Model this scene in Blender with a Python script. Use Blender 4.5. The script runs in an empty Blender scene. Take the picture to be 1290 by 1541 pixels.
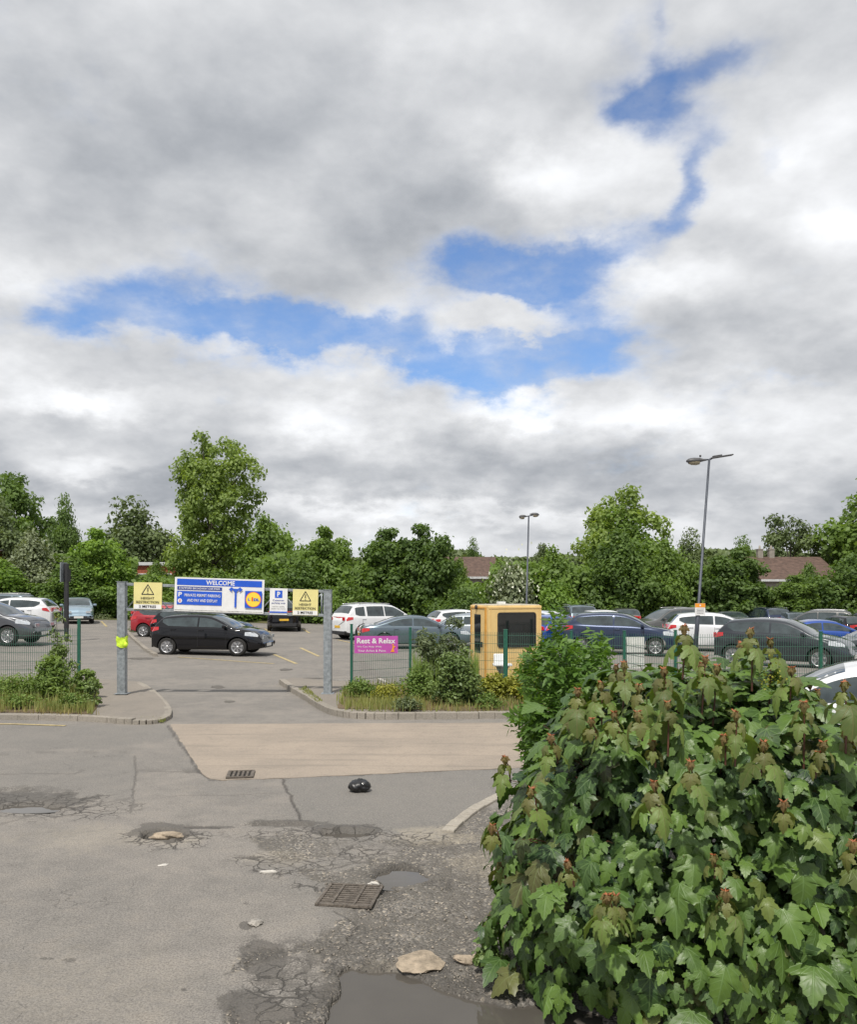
import bpy, bmesh, math, random
import numpy as np
from mathutils import Vector, Matrix
R = math.radians
F, HZ, CX, CH = 1300.0, 885.0, 645.0, 2.4
scene = bpy.context.scene
col = scene.collection
random.seed(7)
rs = np.random.RandomState(11)

# ---------------------------------------------------------------- terrain and placement
def sstep(a, b, x):
    t = np.clip((x - a) / (b - a), 0, 1)
    return t * t * (3 - 2 * t)
def gz(X, Y):
    """height of the gently tilted car park"""
    return np.clip(-0.021 * (X + 4.0), -0.9, 0.7) * sstep(20, 34, Y)
def G(px, py, z=None):
    """photo point lying on the ground -> metres"""
    zz = 0.0
    for _ in range(30):
        Y = F * (CH - zz) / (py - HZ); X = (px - CX) / F * Y
        zz = zz * 0.5 + 0.5 * float(gz(X, Y)) if z is None else z
    return Vector((X, Y, zz))
def XZ(px, py, Y):
    return Vector(((px - CX) / F * Y, Y, CH - (py - HZ) / F * Y))
def on(X, Y):
    return Vector((X, Y, float(gz(X, Y))))

# ---------------------------------------------------------------- numpy noise
_tab = rs.rand(512, 512)
def vnoise(x, y):
    xi = np.floor(x).astype(int); yi = np.floor(y).astype(int)
    fx = x - xi; fy = y - yi
    fx = fx * fx * (3 - 2 * fx); fy = fy * fy * (3 - 2 * fy)
    a = _tab[xi & 511, yi & 511]; b = _tab[(xi + 1) & 511, yi & 511]
    c = _tab[xi & 511, (yi + 1) & 511]; d = _tab[(xi + 1) & 511, (yi + 1) & 511]
    return (a * (1 - fx) + b * fx) * (1 - fy) + (c * (1 - fx) + d * fx) * fy
def fbm(x, y, o=4):
    s = 0; a = .5; t = 0
    for i in range(o):
        s = s + a * vnoise(x * 2 ** i + 17.3 * i, y * 2 ** i + 5.1 * i); t += a; a *= .5
    return s / t

# ---------------------------------------------------------------- object helpers
def tag(o, label=None, cat=None, group=None, kind=None):
    if label: o['label'] = label
    if cat: o['category'] = cat
    if group: o['group'] = group
    if kind: o['kind'] = kind
    return o
def link(o, parent=None):
    col.objects.link(o)
    if parent: o.parent = parent
    return o
def empty(name, loc=(0, 0, 0), rz=0.0):
    o = bpy.data.objects.new(name, None); o.location = loc; o.rotation_euler = (0, 0, rz)
    o.empty_display_size = .2
    return link(o)
def mesh_np(name, V, faces, mats, parent=None, smooth=False, mi=None):
    """V (n,3); faces: list of lists or int array (m,k)"""
    me = bpy.data.meshes.new(name)
    V = np.asarray(V, dtype=np.float32)
    if isinstance(faces, np.ndarray):
        m, k = faces.shape
        me.vertices.add(len(V)); me.vertices.foreach_set('co', V.ravel())
        me.loops.add(m * k); me.loops.foreach_set('vertex_index', faces.ravel().astype(np.int32))
        me.polygons.add(m); me.polygons.foreach_set('loop_start', np.arange(0, m * k, k, dtype=np.int32))
        me.polygons.foreach_set('loop_total', np.full(m, k, dtype=np.int32))
        me.update(calc_edges=True)
    else:
        me.from_pydata([tuple(v) for v in V], [], faces); me.update()
    if not isinstance(mats, (list, tuple)): mats = [mats]
    for m_ in mats: me.materials.append(m_)
    if smooth: me.polygons.foreach_set('use_smooth', np.ones(len(me.polygons), dtype=bool))
    if mi is not None: me.polygons.foreach_set('material_index', np.asarray(mi, dtype=np.int32))
    o = bpy.data.objects.new(name, me)
    return link(o, parent)

class MB:
    """collects simple shapes into one mesh"""
    def __init__(s): s.v = []; s.f = []; s.sm = []
    def add(s, V, Fc, smooth=False):
        b = len(s.v); s.v += [tuple(p) for p in V]; s.f += [[b + i for i in f] for f in Fc]; s.sm += [smooth] * len(Fc)
        return s
    def box(s, c, d, rz=0.0, bev=0.0, M=None):
        hx, hy, hz = d[0] / 2, d[1] / 2, d[2] / 2
        if bev <= 0:
            P = [Vector((x, y, z)) for x in (-hx, hx) for y in (-hy, hy) for z in (-hz, hz)]
            Fc = [(0, 1, 3, 2), (4, 6, 7, 5), (0, 4, 5, 1), (2, 3, 7, 6), (0, 2, 6, 4), (1, 5, 7, 3)]
        else:
            bm = bmesh.new(); bmesh.ops.create_cube(bm, size=1)
            for v in bm.verts: v.co = Vector((v.co.x * d[0], v.co.y * d[1], v.co.z * d[2]))
            bmesh.ops.bevel(bm, geom=bm.edges[:], offset=min(bev, min(d) * .45), segments=2, affect='EDGES', profile=.6)
            bm.verts.index_update()
            P = [v.co.copy() for v in bm.verts]; Fc = [[v.index for v in f.verts] for f in bm.faces]; bm.free()
        rot = Matrix.Rotation(rz, 3, 'Z') if M is None else M
        return s.add([rot @ p + Vector(c) for p in P], Fc)
    def tube(s, pts, rad, n=8, cap=True, smooth=True):
        pts = [Vector(p) for p in pts]
        if not hasattr(rad, '__len__'): rad = [rad] * len(pts)
        V = []; Fc = []
        for i, p in enumerate(pts):
            t = (pts[min(i + 1, len(pts) - 1)] - pts[max(i - 1, 0)]).normalized()
            a = t.cross(Vector((0, 0, 1))) if abs(t.z) < .9 else t.cross(Vector((1, 0, 0)))
            a.normalize(); b = t.cross(a)
            for k in range(n):
                an = 2 * math.pi * k / n
                V.append(p + a * math.cos(an) * rad[i] + b * math.sin(an) * rad[i])
        for i in range(len(pts) - 1):
            for k in range(n):
                Fc.append((i * n + k, i * n + (k + 1) % n, (i + 1) * n + (k + 1) % n, (i + 1) * n + k))
        s.add(V, Fc, smooth)
        if cap:
            s.add(V[:n], [list(range(n))]); s.add(V[-n:], [list(range(n))[::-1]])
        return s
    def lathe(s, prof, c=(0, 0, 0), n=16, axis='Z', smooth=True):
        V = []; Fc = []; c = Vector(c)
        for (r, h) in prof:
            for k in range(n):
                a = 2 * math.pi * k / n
                p = (r * math.cos(a), r * math.sin(a), h)
                if axis == 'Y': p = (p[0], h, p[1])
                if axis == 'X': p = (h, p[0], p[1])
                V.append(Vector(p) + c)
        for i in range(len(prof) - 1):
            for k in range(n):
                Fc.append((i * n + k, i * n + (k + 1) % n, (i + 1) * n + (k + 1) % n, (i + 1) * n + k))
        return s.add(V, Fc, smooth)
    def build(s, name, mat, parent=None):
        me = bpy.data.meshes.new(name); me.from_pydata(s.v, [], s.f); me.materials.append(mat)
        me.polygons.foreach_set('use_smooth', s.sm); me.update()
        bm = bmesh.new(); bm.from_mesh(me); bmesh.ops.remove_doubles(bm, verts=bm.verts, dist=1e-5)
        bmesh.ops.recalc_face_normals(bm, faces=bm.faces); bm.to_mesh(me); bm.free()
        o = bpy.data.objects.new(name, me)
        return link(o, parent)
def copy_tree(o, parent=None):
    c = o.copy(); col.objects.link(c)
    if parent: c.parent = parent
    for ch in list(o.children): copy_tree(ch, c)
    return c

# ---------------------------------------------------------------- materials
def lin(c):
    return tuple(((x / 255) / 12.92 if x / 255 <= .04045 else ((x / 255 + .055) / 1.055) ** 2.4) for x in c)
MATS = {}
def mat(name, c, rough=.6, metal=0.0, var=.12, scale=6.0, coat=0.0, bump=0.0, bscale=60.0, spec=.5, emit=None, c2=None):
    if name in MATS: return MATS[name]
    m = bpy.data.materials.new(name); m.use_nodes = True; nt = m.node_tree; N = nt.nodes; L = nt.links
    b = N['Principled BSDF']
    tc = N.new('ShaderNodeTexCoord'); nz = N.new('ShaderNodeTexNoise'); nz.inputs['Scale'].default_value = scale
    nz.inputs['Detail'].default_value = 6; nz.inputs['Roughness'].default_value = .65
    L.new(tc.outputs['Object'], nz.inputs['Vector'])
    mx = N.new('ShaderNodeMix'); mx.data_type = 'RGBA'
    if c2 is None: c2 = tuple(x * (1 - 2 * var) for x in c); ca = tuple(min(1, x * (1 + var)) for x in c)
    else: ca = c
    mx.inputs[6].default_value = (*ca, 1); mx.inputs[7].default_value = (*c2, 1)
    cr = N.new('ShaderNodeMapRange'); cr.inputs[1].default_value = .3; cr.inputs[2].default_value = .7
    L.new(nz.outputs['Fac'], cr.inputs[0]); L.new(cr.outputs[0], mx.inputs[0]); L.new(mx.outputs[2], b.inputs['Base Color'])
    b.inputs['Roughness'].default_value = rough; b.inputs['Metallic'].default_value = metal
    b.inputs['Coat Weight'].default_value = coat; b.inputs['Coat Roughness'].default_value = .04
    b.inputs['Specular IOR Level'].default_value = spec
    if bump:
        n2 = N.new('ShaderNodeTexNoise'); n2.inputs['Scale'].default_value = bscale; n2.inputs['Detail'].default_value = 4
        L.new(tc.outputs['Object'], n2.inputs['Vector'])
        bp = N.new('ShaderNodeBump'); bp.inputs['Strength'].default_value = bump; bp.inputs['Distance'].default_value = .02
        L.new(n2.outputs['Fac'], bp.inputs['Height']); L.new(bp.outputs[0], b.inputs['Normal'])
    MATS[name] = m
    return m
class NT:
    """tiny expression helper over a node tree"""
    def __init__(s, nt): s.nt = nt; s.N = nt.nodes; s.L = nt.links
    def put(s, sock, v):
        if isinstance(v, bpy.types.NodeSocket): s.L.new(v, sock)
        else: sock.default_value = v
    def m(s, op, a, b=0.0, c=0.0, clamp=False):
        n = s.N.new('ShaderNodeMath'); n.operation = op; n.use_clamp = clamp
        s.put(n.inputs[0], a); s.put(n.inputs[1], b); s.put(n.inputs[2], c)
        return n.outputs[0]
    def add(s, a, b): return s.m('ADD', a, b)
    def sub(s, a, b): return s.m('SUBTRACT', a, b)
    def mul(s, a, b): return s.m('MULTIPLY', a, b)
    def div(s, a, b): return s.m('DIVIDE', a, b)
    def ss(s, x, a, b, lo=0.0, hi=1.0):
        n = s.N.new('ShaderNodeMapRange'); n.interpolation_type = 'SMOOTHSTEP'
        s.put(n.inputs[0], x); n.inputs[1].default_value = a; n.inputs[2].default_value = b
        n.inputs[3].default_value = lo; n.inputs[4].default_value = hi
        return n.outputs[0]
    def mix(s, f, a, b, kind='MIX'):
        n = s.N.new('ShaderNodeMix'); n.data_type = 'RGBA'; n.blend_type = kind
        s.put(n.inputs[0], f)
        for i, v in ((6, a), (7, b)):
            if isinstance(v, bpy.types.NodeSocket): s.L.new(v, n.inputs[i])
            else: n.inputs[i].default_value = (*v[:3], 1)
        return n.outputs[2]
    def noise(s, vec, scale, det=5, rough=.55, dist=0.0):
        n = s.N.new('ShaderNodeTexNoise'); s.L.new(vec, n.inputs['Vector'])
        n.inputs['Scale'].default_value = scale; n.inputs['Detail'].default_value = det
        n.inputs['Roughness'].default_value = rough; n.inputs['Distortion'].default_value = dist
        return n.outputs['Fac']
    def vor(s, vec, scale, feature='F1', out='Distance', rnd=1.0):
        n = s.N.new('ShaderNodeTexVoronoi'); n.feature = feature; s.L.new(vec, n.inputs['Vector'])
        n.inputs['Scale'].default_value = scale; n.inputs['Randomness'].default_value = rnd
        return n.outputs[out]
    def comb(s, x, y, z=0.0):
        n = s.N.new('ShaderNodeCombineXYZ'); s.put(n.inputs[0], x); s.put(n.inputs[1], y); s.put(n.inputs[2], z)
        return n.outputs[0]
    def sep(s, v):
        n = s.N.new('ShaderNodeSeparateXYZ'); s.L.new(v, n.inputs[0]); return n.outputs
    def bump(s, h, strength, dist=.01, prev=None):
        n = s.N.new('ShaderNodeBump'); n.inputs['Strength'].default_value = strength; n.inputs['Distance'].default_value = dist
        s.put(n.inputs['Height'], h)
        if prev is not None: s.L.new(prev, n.inputs['Normal'])
        return n.outputs[0]

# ---------------------------------------------------------------- camera
cam = bpy.data.cameras.new('camera'); co = bpy.data.objects.new('camera', cam); link(co)
co.location = (0, 0, CH); co.rotation_euler = (R(90), 0, 0)
cam.sensor_fit = 'VERTICAL'; cam.sensor_height = 24; cam.lens = 24 * F / 1541
cam.shift_y = (HZ - 770.5) / 1541; cam.clip_end = 6000; cam.clip_start = .05
scene.camera = co
scene.view_settings.view_transform = 'Standard'; scene.view_settings.look = 'None'
scene.view_settings.exposure = .14; scene.view_settings.gamma = 1

# ---------------------------------------------------------------- sun and sky
SUN_EL, SUN_AZ = 58, 197      # azimuth: direction the light comes from, clockwise from +Y
sd = bpy.data.lights.new('sun', 'SUN'); sd.energy = 3.5; sd.angle = R(1.6); sd.color = (1, .95, .87)
so = bpy.data.objects.new('sun', sd); link(so); so.location = (0, 0, 40)
az = R(SUN_AZ); el = R(SUN_EL)
sdir = Vector((math.sin(az) * math.cos(el), math.cos(az) * math.cos(el), math.sin(el)))
so.rotation_euler = sdir.to_track_quat('Z', 'Y').to_euler()

world = bpy.data.worlds.new('World'); scene.world = world; world.use_nodes = True
nt = world.node_tree; nt.nodes.clear(); E = NT(nt)
out = E.N.new('ShaderNodeOutputWorld')
sky = E.N.new('ShaderNodeTexSky'); sky.sky_type = 'NISHITA'; sky.sun_disc = False
sky.sun_elevation = el; sky.sun_rotation = az; sky.air_density = 1.0; sky.dust_density = .6; sky.ozone_density = 2.5
bg1 = E.N.new('ShaderNodeBackground'); bg1.inputs[1].default_value = .105
skc = E.mix(1.0, sky.outputs[0], (1.05, 1.2, 1.42), 'MULTIPLY')
E.L.new(skc, bg1.inputs[0])
tc = E.N.new('ShaderNodeTexCoord'); d = tc.outputs['Generated']; dx, dy, dz = E.sep(d)
ya = E.m('MAXIMUM', E.m('ABSOLUTE', dy), .12)
zc = E.m('MAXIMUM', dz, 0.0)
# bearing/height of a cloud in the sky (tan units times 13)
u = E.mul(E.div(dx, ya), 13.0); v = E.mul(E.div(zc, ya), 13.0)
den = E.add(zc, .38)
P = E.comb(E.div(dx, den), E.div(dy, den), E.mul(dz, .9))
w1 = E.noise(P, 2.2, 4, .6); w2 = E.noise(E.comb(E.div(dy, den), E.div(dx, den), 3.7), 2.2, 4, .6)
w3 = E.noise(P, 8, 5, .65); w4 = E.noise(E.comb(E.div(dy, den), E.div(dx, den), 9.1), 8, 5, .65)
uw = E.add(u, E.add(E.mul(E.sub(w1, .5), 2.2), E.mul(E.sub(w3, .5), 1.1)))
vw = E.add(v, E.add(E.mul(E.sub(w2, .5), 1.5), E.mul(E.sub(w4, .5), .9)))
def blob(px, py, rx, ry, amp, rot=0.0):
    cu, cv = (px - CX) / 100, (HZ - py) / 100
    a = E.sub(uw, cu); b = E.sub(vw, cv)
    if rot:
        c_, s_ = math.cos(R(rot)), math.sin(R(rot))
        a2 = E.add(E.mul(a, c_), E.mul(b, s_)); b2 = E.sub(E.mul(b, c_), E.mul(a, s_)); a, b = a2, b2
    q = E.add(E.m('POWER', E.m('ABSOLUTE', E.div(a, rx / 100)), 2.0), E.m('POWER', E.m('ABSOLUTE', E.div(b, ry / 100)), 2.0))
    return E.mul(E.m('EXPONENT', E.mul(q, -1.0)), amp)
def total(lst, base):
    t = base
    for q in lst: t = E.add(t, blob(*q))
    return t
holes = [(215, 440, 140, 47, -1.14), (120, 470, 78, 24, -0.62), (330, 495, 123, 31, -0.94), (450, 500, 134, 40, -1.19), (575, 495, 101, 38, -1.04), (700, 400, 95, 52, -1.30), (790, 425, 90, 52, -1.25),
         (700, 545, 90, 29, -1.04), (770, 575, 69, 43, -1.46), (890, 520, 90, 56, -1.30), (865, 400, 67, 47, -1.14), (600, 540, 67, 23, -0.52), (830, 530, 67, 33, -0.83),
         (985, 150, 86, 47, -1.12, -20), (1060, 90, 127, 27, -0.86, 20), (1045, 265, 86, 29, -1.03, 62), (975, 325, 64, 29, -0.77), (925, 360, 67, 23, -0.62),
         (1170, 225, 24, 68, -0.43), (1230, 575, 78, 18, -0.52), (950, 40, 32, 45, -0.43), (1000, 40, 17, 56, -0.51), (755, 480, 70, 22, 0.89)]
fb = E.noise(P, 3.4, 9, .60)
fb2 = E.noise(P, 12, 7, .58)
cov = E.add(E.m('MAXIMUM', total(holes, 0.0), -1.12), 1.0)
cov = E.add(cov, E.add(E.mul(E.sub(fb, .5), 1.9), E.mul(E.sub(fb2, .5), 1.0)))
alpha = E.ss(cov, -.42, .86)
shades = [(430, 230, 330, 110, -0.092), (90, 290, 200, 120, -0.058), (330, 400, 260, 60, -0.048), (640, 300, 160, 60, -0.053), (830, 150, 150, 70, -0.024),
          (1150, 530, 200, 50, -0.097), (1000, 480, 100, 40, -0.029), (600, 712, 420, 30, -0.082), (120, 735, 260, 42, -0.097), (1000, 740, 420, 38, -0.063), (350, 660, 500, 60, -0.029),
          (560, 30, 300, 70, .04), (850, 265, 110, 55, .17), (770, 245, 60, 40, .10), (1230, 185, 90, 95, .10), (1270, 300, 60, 60, .08), (960, 215, 90, 40, .08),
          (110, 600, 90, 26, .20), (60, 560, 90, 30, .06), (490, 625, 110, 36, .15), (760, 625, 90, 26, .18), (250, 590, 120, 30, .05), (1100, 610, 260, 34, .06),
          (1010, 640, 150, 22, .10), (640, 775, 420, 16, .12), (1180, 690, 180, 30, .05), (130, 690, 60, 20, .12), (30, 420, 60, 30, .10), (1030, 400, 90, 35, .12)]
sh = total(shades, .675)
# billow relief: same noise, sampled a little nearer the light (above)
dz2 = E.add(zc, .045); den2 = E.add(dz2, .38)
P2 = E.comb(E.div(dx, den2), E.div(dy, den2), E.mul(dz2, .9))
rel = E.sub(E.noise(P, 4.2, 6, .50), E.noise(P2, 4.2, 6, .50))
rel2 = E.sub(E.noise(P, 13, 6, .55), E.noise(P2, 13, 6, .55))
dz3 = E.add(zc, .10); den3 = E.add(dz3, .38)
P3_ = E.comb(E.div(dx, den3), E.div(dy, den3), E.mul(dz3, .9))
rel0 = E.sub(E.noise(P, 2.0, 5, .5), E.noise(P3_, 2.0, 5, .5))
sh = E.add(sh, E.add(E.mul(rel0, .26), E.add(E.mul(rel, .30), E.mul(rel2, .13))))
sh = E.add(sh, E.mul(E.sub(fb, .5), .12))
sh = E.m('MINIMUM', E.add(sh, E.mul(E.mul(E.ss(alpha, 1.0, .75), E.ss(alpha, .2, .7)), .02)), .83)
# photographic level -> radiance
shp = E.m('POWER', E.m('MAXIMUM', E.add(sh, .14), .2), 2.1)
cc = E.mix(E.ss(sh, .35, .75), (.87, .94, 1.05), (.98, .995, 1.02))
cc = E.mix(1.0, cc, E.comb(shp, shp, shp), 'MULTIPLY')
bg2 = E.N.new('ShaderNodeBackground'); bg2.inputs[1].default_value = 1.0
E.L.new(cc, bg2.inputs[0])
mxs = E.N.new('ShaderNodeMixShader'); E.L.new(alpha, mxs.inputs[0]); E.L.new(bg1.outputs[0], mxs.inputs[1]); E.L.new(bg2.outputs[0], mxs.inputs[2])
E.L.new(mxs.outputs[0], out.inputs[0])
world.cycles.sampling_method = 'MANUAL'; world.cycles.sample_map_resolution = 512
# ---------------------------------------------------------------- ground
def blobm(px, py, cx, cy, rx, ry, n, amp=.35, e0=.82, e1=1.12):
    q = np.sqrt(((px - cx) / rx) ** 2 + ((py - cy) / ry) ** 2) + (n - .5) * 2 * amp
    return 1 - sstep(e0, e1, q)
def inpoly(px, py, poly):
    ins = np.zeros(px.shape, bool); j = len(poly) - 1
    for i in range(len(poly)):
        xi, yi = poly[i]; xj, yj = poly[j]
        c = ((yi > py) != (yj > py)) & (px < (xj - xi) * (py - yi) / (yj - yi + 1e-9) + xi)
        ins ^= c; j = i
    return ins
def segd(px, py, pts, ys=2.2):
    """distance to a polyline, rows weighted for their foreshortening"""
    best = np.full(px.shape, 1e9)
    for (ax, ay), (bx, by) in zip(pts[:-1], pts[1:]):
        dx_, dy_ = bx - ax, (by - ay) * ys; L2 = dx_ * dx_ + dy_ * dy_ + 1e-9
        qx, qy = px - ax, (py - ay) * ys
        t = np.clip((qx * dx_ + qy * dy_) / L2, 0, 1)
        best = np.minimum(best, np.hypot(qx - t * dx_, qy - t * dy_))
    return best
rows = np.concatenate([np.array([2600, 2300, 2050, 1900, 1800, 1720, 1660]), np.arange(1620, 1160, -1.5), np.arange(1160, 905, -3.5),
                       np.array([904, 901, 898, 895, 892, 890, 888, 886.5, 885.8])])
cols = np.concatenate([np.array([-60000, -20000, -8000, -4000, -2500, -1500]), np.arange(-1000, -60, 12), np.arange(-60, 900, 2.0), np.arange(900, 2300, 12),
                       np.array([3000, 5000, 9000, 20000, 60000])])
PX, PY = np.meshgrid(cols, rows)
GY = F * CH / (PY - HZ); GX = (PX - CX) / F * GY
n1 = fbm(GX * 1.6, GY * 1.6, 5); n2 = fbm(GX * 5 + 40, GY * 5 + 9, 4); n3 = fbm(GX * 14 + 3, GY * 14 + 60, 3)
near = (PY > 1150)
wx = (n2 - .5) * 46 + (n3 - .5) * 22; wy = (n1 - .5) * 26 + (n3 - .5) * 12
qx, qy = PX + wx, PY + wy
gravel = np.zeros(PX.shape); wet = np.zeros(PX.shape); patch = np.zeros(PX.shape); crack = np.zeros(PX.shape); seam = np.zeros(PX.shape); pale = np.zeros(PX.shape); depth = np.zeros(PX.shape)
# broken, gravelly surface on the right of the near road
poly = [(560, 1262), (640, 1255), (672, 1252), (725, 1215), (790, 1182), (840, 1168), (2600, 1120), (2600, 2700), (330, 2700), (345, 1480), (380, 1430), (470, 1420), (505, 1385), (470, 1330), (420, 1295), (380, 1262), (430, 1250)]
g0 = inpoly(qx, qy, poly).astype(float) * near
k = 2
def blur(a):
    b = a.copy()
    b[1:-1, 1:-1] = (a[1:-1, 1:-1] * 2 + a[:-2, 1:-1] + a[2:, 1:-1] + a[1:-1, :-2] + a[1:-1, 2:]) / 6
    return b
g0 = blur(blur(g0))
gravel = g0.copy()
# islands of sound tarmac left inside the broken zone
for cx, cy, rx, ry in ((440, 1375, 80, 42), (300, 1400, 60, 60), (545, 1278, 60, 14), (500, 1300, 55, 12), (400, 1330, 60, 30), (620, 1258, 60, 10), (360, 1480, 26, 20), (440, 1480, 70, 38), (395, 1500, 60, 40)):
    gravel *= 1 - .92 * blobm(PX, PY, cx, cy, rx, ry, n2, .5)
# old patch of greyer tarmac
patch = np.maximum(patch, inpoly(PX + wx * .12, PY + wy * .1, [(425, 1170), (640, 1160), (900, 1150), (900, 1150), (790, 1182), (725, 1215), (676, 1250), (600, 1254), (460, 1244), (452, 1232), (440, 1205)]).astype(float) * .8)
patch = np.maximum(patch, inpoly(PX + wx * .2, PY + wy * .2, [(-400, 1128), (190, 1132), (203, 1140), (201, 1205), (120, 1200), (-400, 1215)]).astype(float) * .55)
patch = np.maximum(patch, inpoly(PX + wx * .1, PY + wy * .1, [(-400, 1088), (252, 1092), (262, 1112), (140, 1128), (-400, 1126)]).astype(float) * .75)
patch = np.maximum(patch, blobm(PX, PY, 60, 1150, 150, 12, n1, .3) * .35)
# wear, damp and dirt
for cx, cy, rx, ry, a in ((390, 1440, 42, 30, .75), (385, 1525, 62, 42, .85), (450, 1420, 60, 14, .4), (660, 1330, 40, 14, .45), (560, 1345, 60, 26, .45), (540, 1420, 90, 40, .40),
                          (40, 1205, 110, 20, .65), (60, 1190, 60, 10, .4), (430, 1238, 66, 7, .7), (520, 1250, 62, 11, .85), (245, 1250, 56, 13, .9), (600, 1312, 60, 16, .75),
                          (300, 1160, 40, 6, .45), (620, 1275, 110, 12, .35), (700, 1400, 90, 40, .28), (640, 1380, 80, 18, .3), (370, 1393, 12, 8, .8), (90, 1345, 60, 16, .14),
                          (505, 1470, 26, 36, .5), (700, 1445, 40, 16, .5), (370, 1360, 8, 3, .5), (70, 1442, 12, 3, .5), (276, 1490, 5, 3, .6), (310, 1245, 60, 3, .6), (105, 1445, 12, 4, .5), (240, 1280, 50, 3, .25), (580, 1500, 220, 70, .6)):
    wet = np.maximum(wet, a * blobm(PX, PY, cx, cy, rx, ry, n2, .45, .6, 1.15))
wet = np.maximum(wet, .22 * sstep(.55, .75, n1) * gravel)
for cx, cy, rx, ry, a in ((800, 1270, 90, 16, .8), (240, 1263, 60, 8, .3), (150, 1260, 130, 22, .22), (730, 1300, 60, 30, .35), (640, 1250, 60, 8, .5), (580, 1452, 40, 10, .3), (660, 1262, 90, 10, .5), (420, 1290, 60, 14, .25), (120, 1500, 200, 80, .12), (500, 1255, 30, 3, .4)):
    pale = np.maximum(pale, a * blobm(PX, PY, cx, cy, rx, ry, n2, .5, .5, 1.15))
# holes: centre, radii, depth in metres
for cx, cy, rx, ry, dp in ((247, 1255, 34, 11, .11), (522, 1253, 40, 7, .07), (420, 1240, 60, 4, .035), (610, 1318, 46, 17, .055), (575, 1338, 34, 8, .03), (45, 1216, 60, 8, .05), (20, 1190, 26, 4, .03), (800, 1302, 26, 6, .03)):
    depth = np.maximum(depth, dp * blobm(PX, PY, cx, cy, rx, ry, n2, .38, .7, 1.05))
pud = inpoly(PX + wx * .45, PY + wy * .7, [(512, 1466), (527, 1452), (560, 1462), (600, 1458), (650, 1480), (700, 1500), (760, 1508), (840, 1500), (900, 1520), (960, 1640), (900, 1800), (470, 1800), (476, 1600), (488, 1545), (500, 1510), (520, 1490)]).astype(float)
pud = blur(blur(pud)); depth = np.maximum(depth, pud * .055)
# joints in the tarmac
for pts, w, a in (([(203, 1138), (204, 1160), (200, 1205), (196, 1222)], 1.6, .55), ([(252, 1092), (285, 1138), (300, 1162), (316, 1172)], 2.2, .8), ([(424, 1170), (440, 1206), (454, 1234)], 2.0, .9),
                  ([(316, 1174), (420, 1171), (640, 1161), (860, 1151)], 1.6, .7), ([(205, 1160), (290, 1162), (320, 1166)], 2.0, .35), ([(250, 1198), (330, 1197), (420, 1195)], 1.6, .3),
                  ([(0, 1135), (100, 1130), (190, 1133)], 1.6, .3), ([(0, 1165), (110, 1165), (125, 1160)], 2.0, .35), ([(280, 1245), (330, 1246)], 2.5, .8), ([(500, 1440), (520, 1420), (540, 1392), (505, 1372)], 2.0, .6),
                  ([(395, 1290), (450, 1308), (480, 1312), (530, 1300), (560, 1296)], 2.0, .7), ([(505, 1262), (520, 1290), (560, 1300)], 1.5, .5), ([(0, 1240), (60, 1225), (140, 1213), (196, 1200)], 3.0, .35)):
    dd = segd(PX + wx * .15, PY + wy * .18, pts)
    seam = np.maximum(seam, a * (1 - sstep(w * .4, w * 1.6, dd)))
for cx, cy, rx, ry in ((440, 1500, 80, 50), (430, 1300, 90, 22), (545, 1285, 60, 16), (480, 1255, 160, 14), (250, 1262, 80, 18), (60, 1215, 150, 22), (480, 1330, 40, 18), (620, 1262, 80, 12)):
    crack = np.maximum(crack, blobm(PX, PY, cx, cy, rx, ry, n2, .4, .6, 1.15))
GZ = gz(GX, GY) - depth + near * (gravel * ((n3 - .5) * .030 + (n2 - .5) * .022 - .004) - seam * .006 + (1 - gravel) * (n1 - .5) * .008 * (PY > 1185))
GZ = np.where(depth > .01, GZ + (n3 - .5) * .012, GZ)
nr, nc = PX.shape
V = np.stack([GX, GY, GZ], -1).reshape(-1, 3)
idx = np.arange(nr * nc).reshape(nr, nc)
Fq = np.stack([idx[:-1, :-1], idx[:-1, 1:], idx[1:, 1:], idx[1:, :-1]], -1).reshape(-1, 4)
Y0 = GY[0, 0]
# the same sheet goes on behind the camera
V = np.vstack([V, [[GX[0, 0], -400, 0], [GX[0, -1], -400, 0]]])
me_extra = np.array([[nr * nc, nr * nc + 1, idx[0, -1], idx[0, 0]]])
GM = bpy.data.materials.new('worn_tarmac'); GM.use_nodes = True
ground = mesh_np('ground', V, np.vstack([Fq, me_extra]), GM, smooth=True)
tag(ground, kind='structure')
def attr(me, name, r, g, b):
    a = me.color_attributes.new(name, 'FLOAT_COLOR', 'POINT')
    A = np.zeros((len(me.vertices), 4), dtype=np.float32)
    A[:r.size, 0] = r.ravel(); A[:g.size, 1] = g.ravel(); A[:b.size, 2] = b.ravel(); A[:, 3] = 1
    a.data.foreach_set('color', A.ravel())
holew = sstep(.012, .04, depth)
attr(ground.data, 'wear', gravel, np.clip(wet, 0, 1), patch)
attr(ground.data, 'damage', crack, seam, pale)
E = NT(GM.node_tree); b = E.N['Principled BSDF']
tc = E.N.new('ShaderNodeTexCoord'); O = tc.outputs['Object']
def colattr(name):
    a = E.N.new('ShaderNodeVertexColor'); a.layer_name = name
    n = E.N.new('ShaderNodeSeparateColor'); E.L.new(a.outputs[0], n.inputs[0]); return n.outputs
aG, aW, aP = colattr('wear'); aC, aS, aL = colattr('damage')
f1 = E.noise(O, .55, 6, .6); f2 = E.noise(O, 3.0, 6, .65); f3 = E.noise(O, 16, 6, .7); f4 = E.noise(O, 70, 4, .7)
agg = E.vor(O, 95, 'F1', 'Color'); ag = E.sep(agg)[0]
agd = E.vor(O, 95)
base = E.mix(E.ss(f1, .40, .60), (.248, .228, .206), (.198, .186, .172))
base = E.mix(E.ss(f2, .42, .72, 0, .6), base, (.150, .140, .128))
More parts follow.
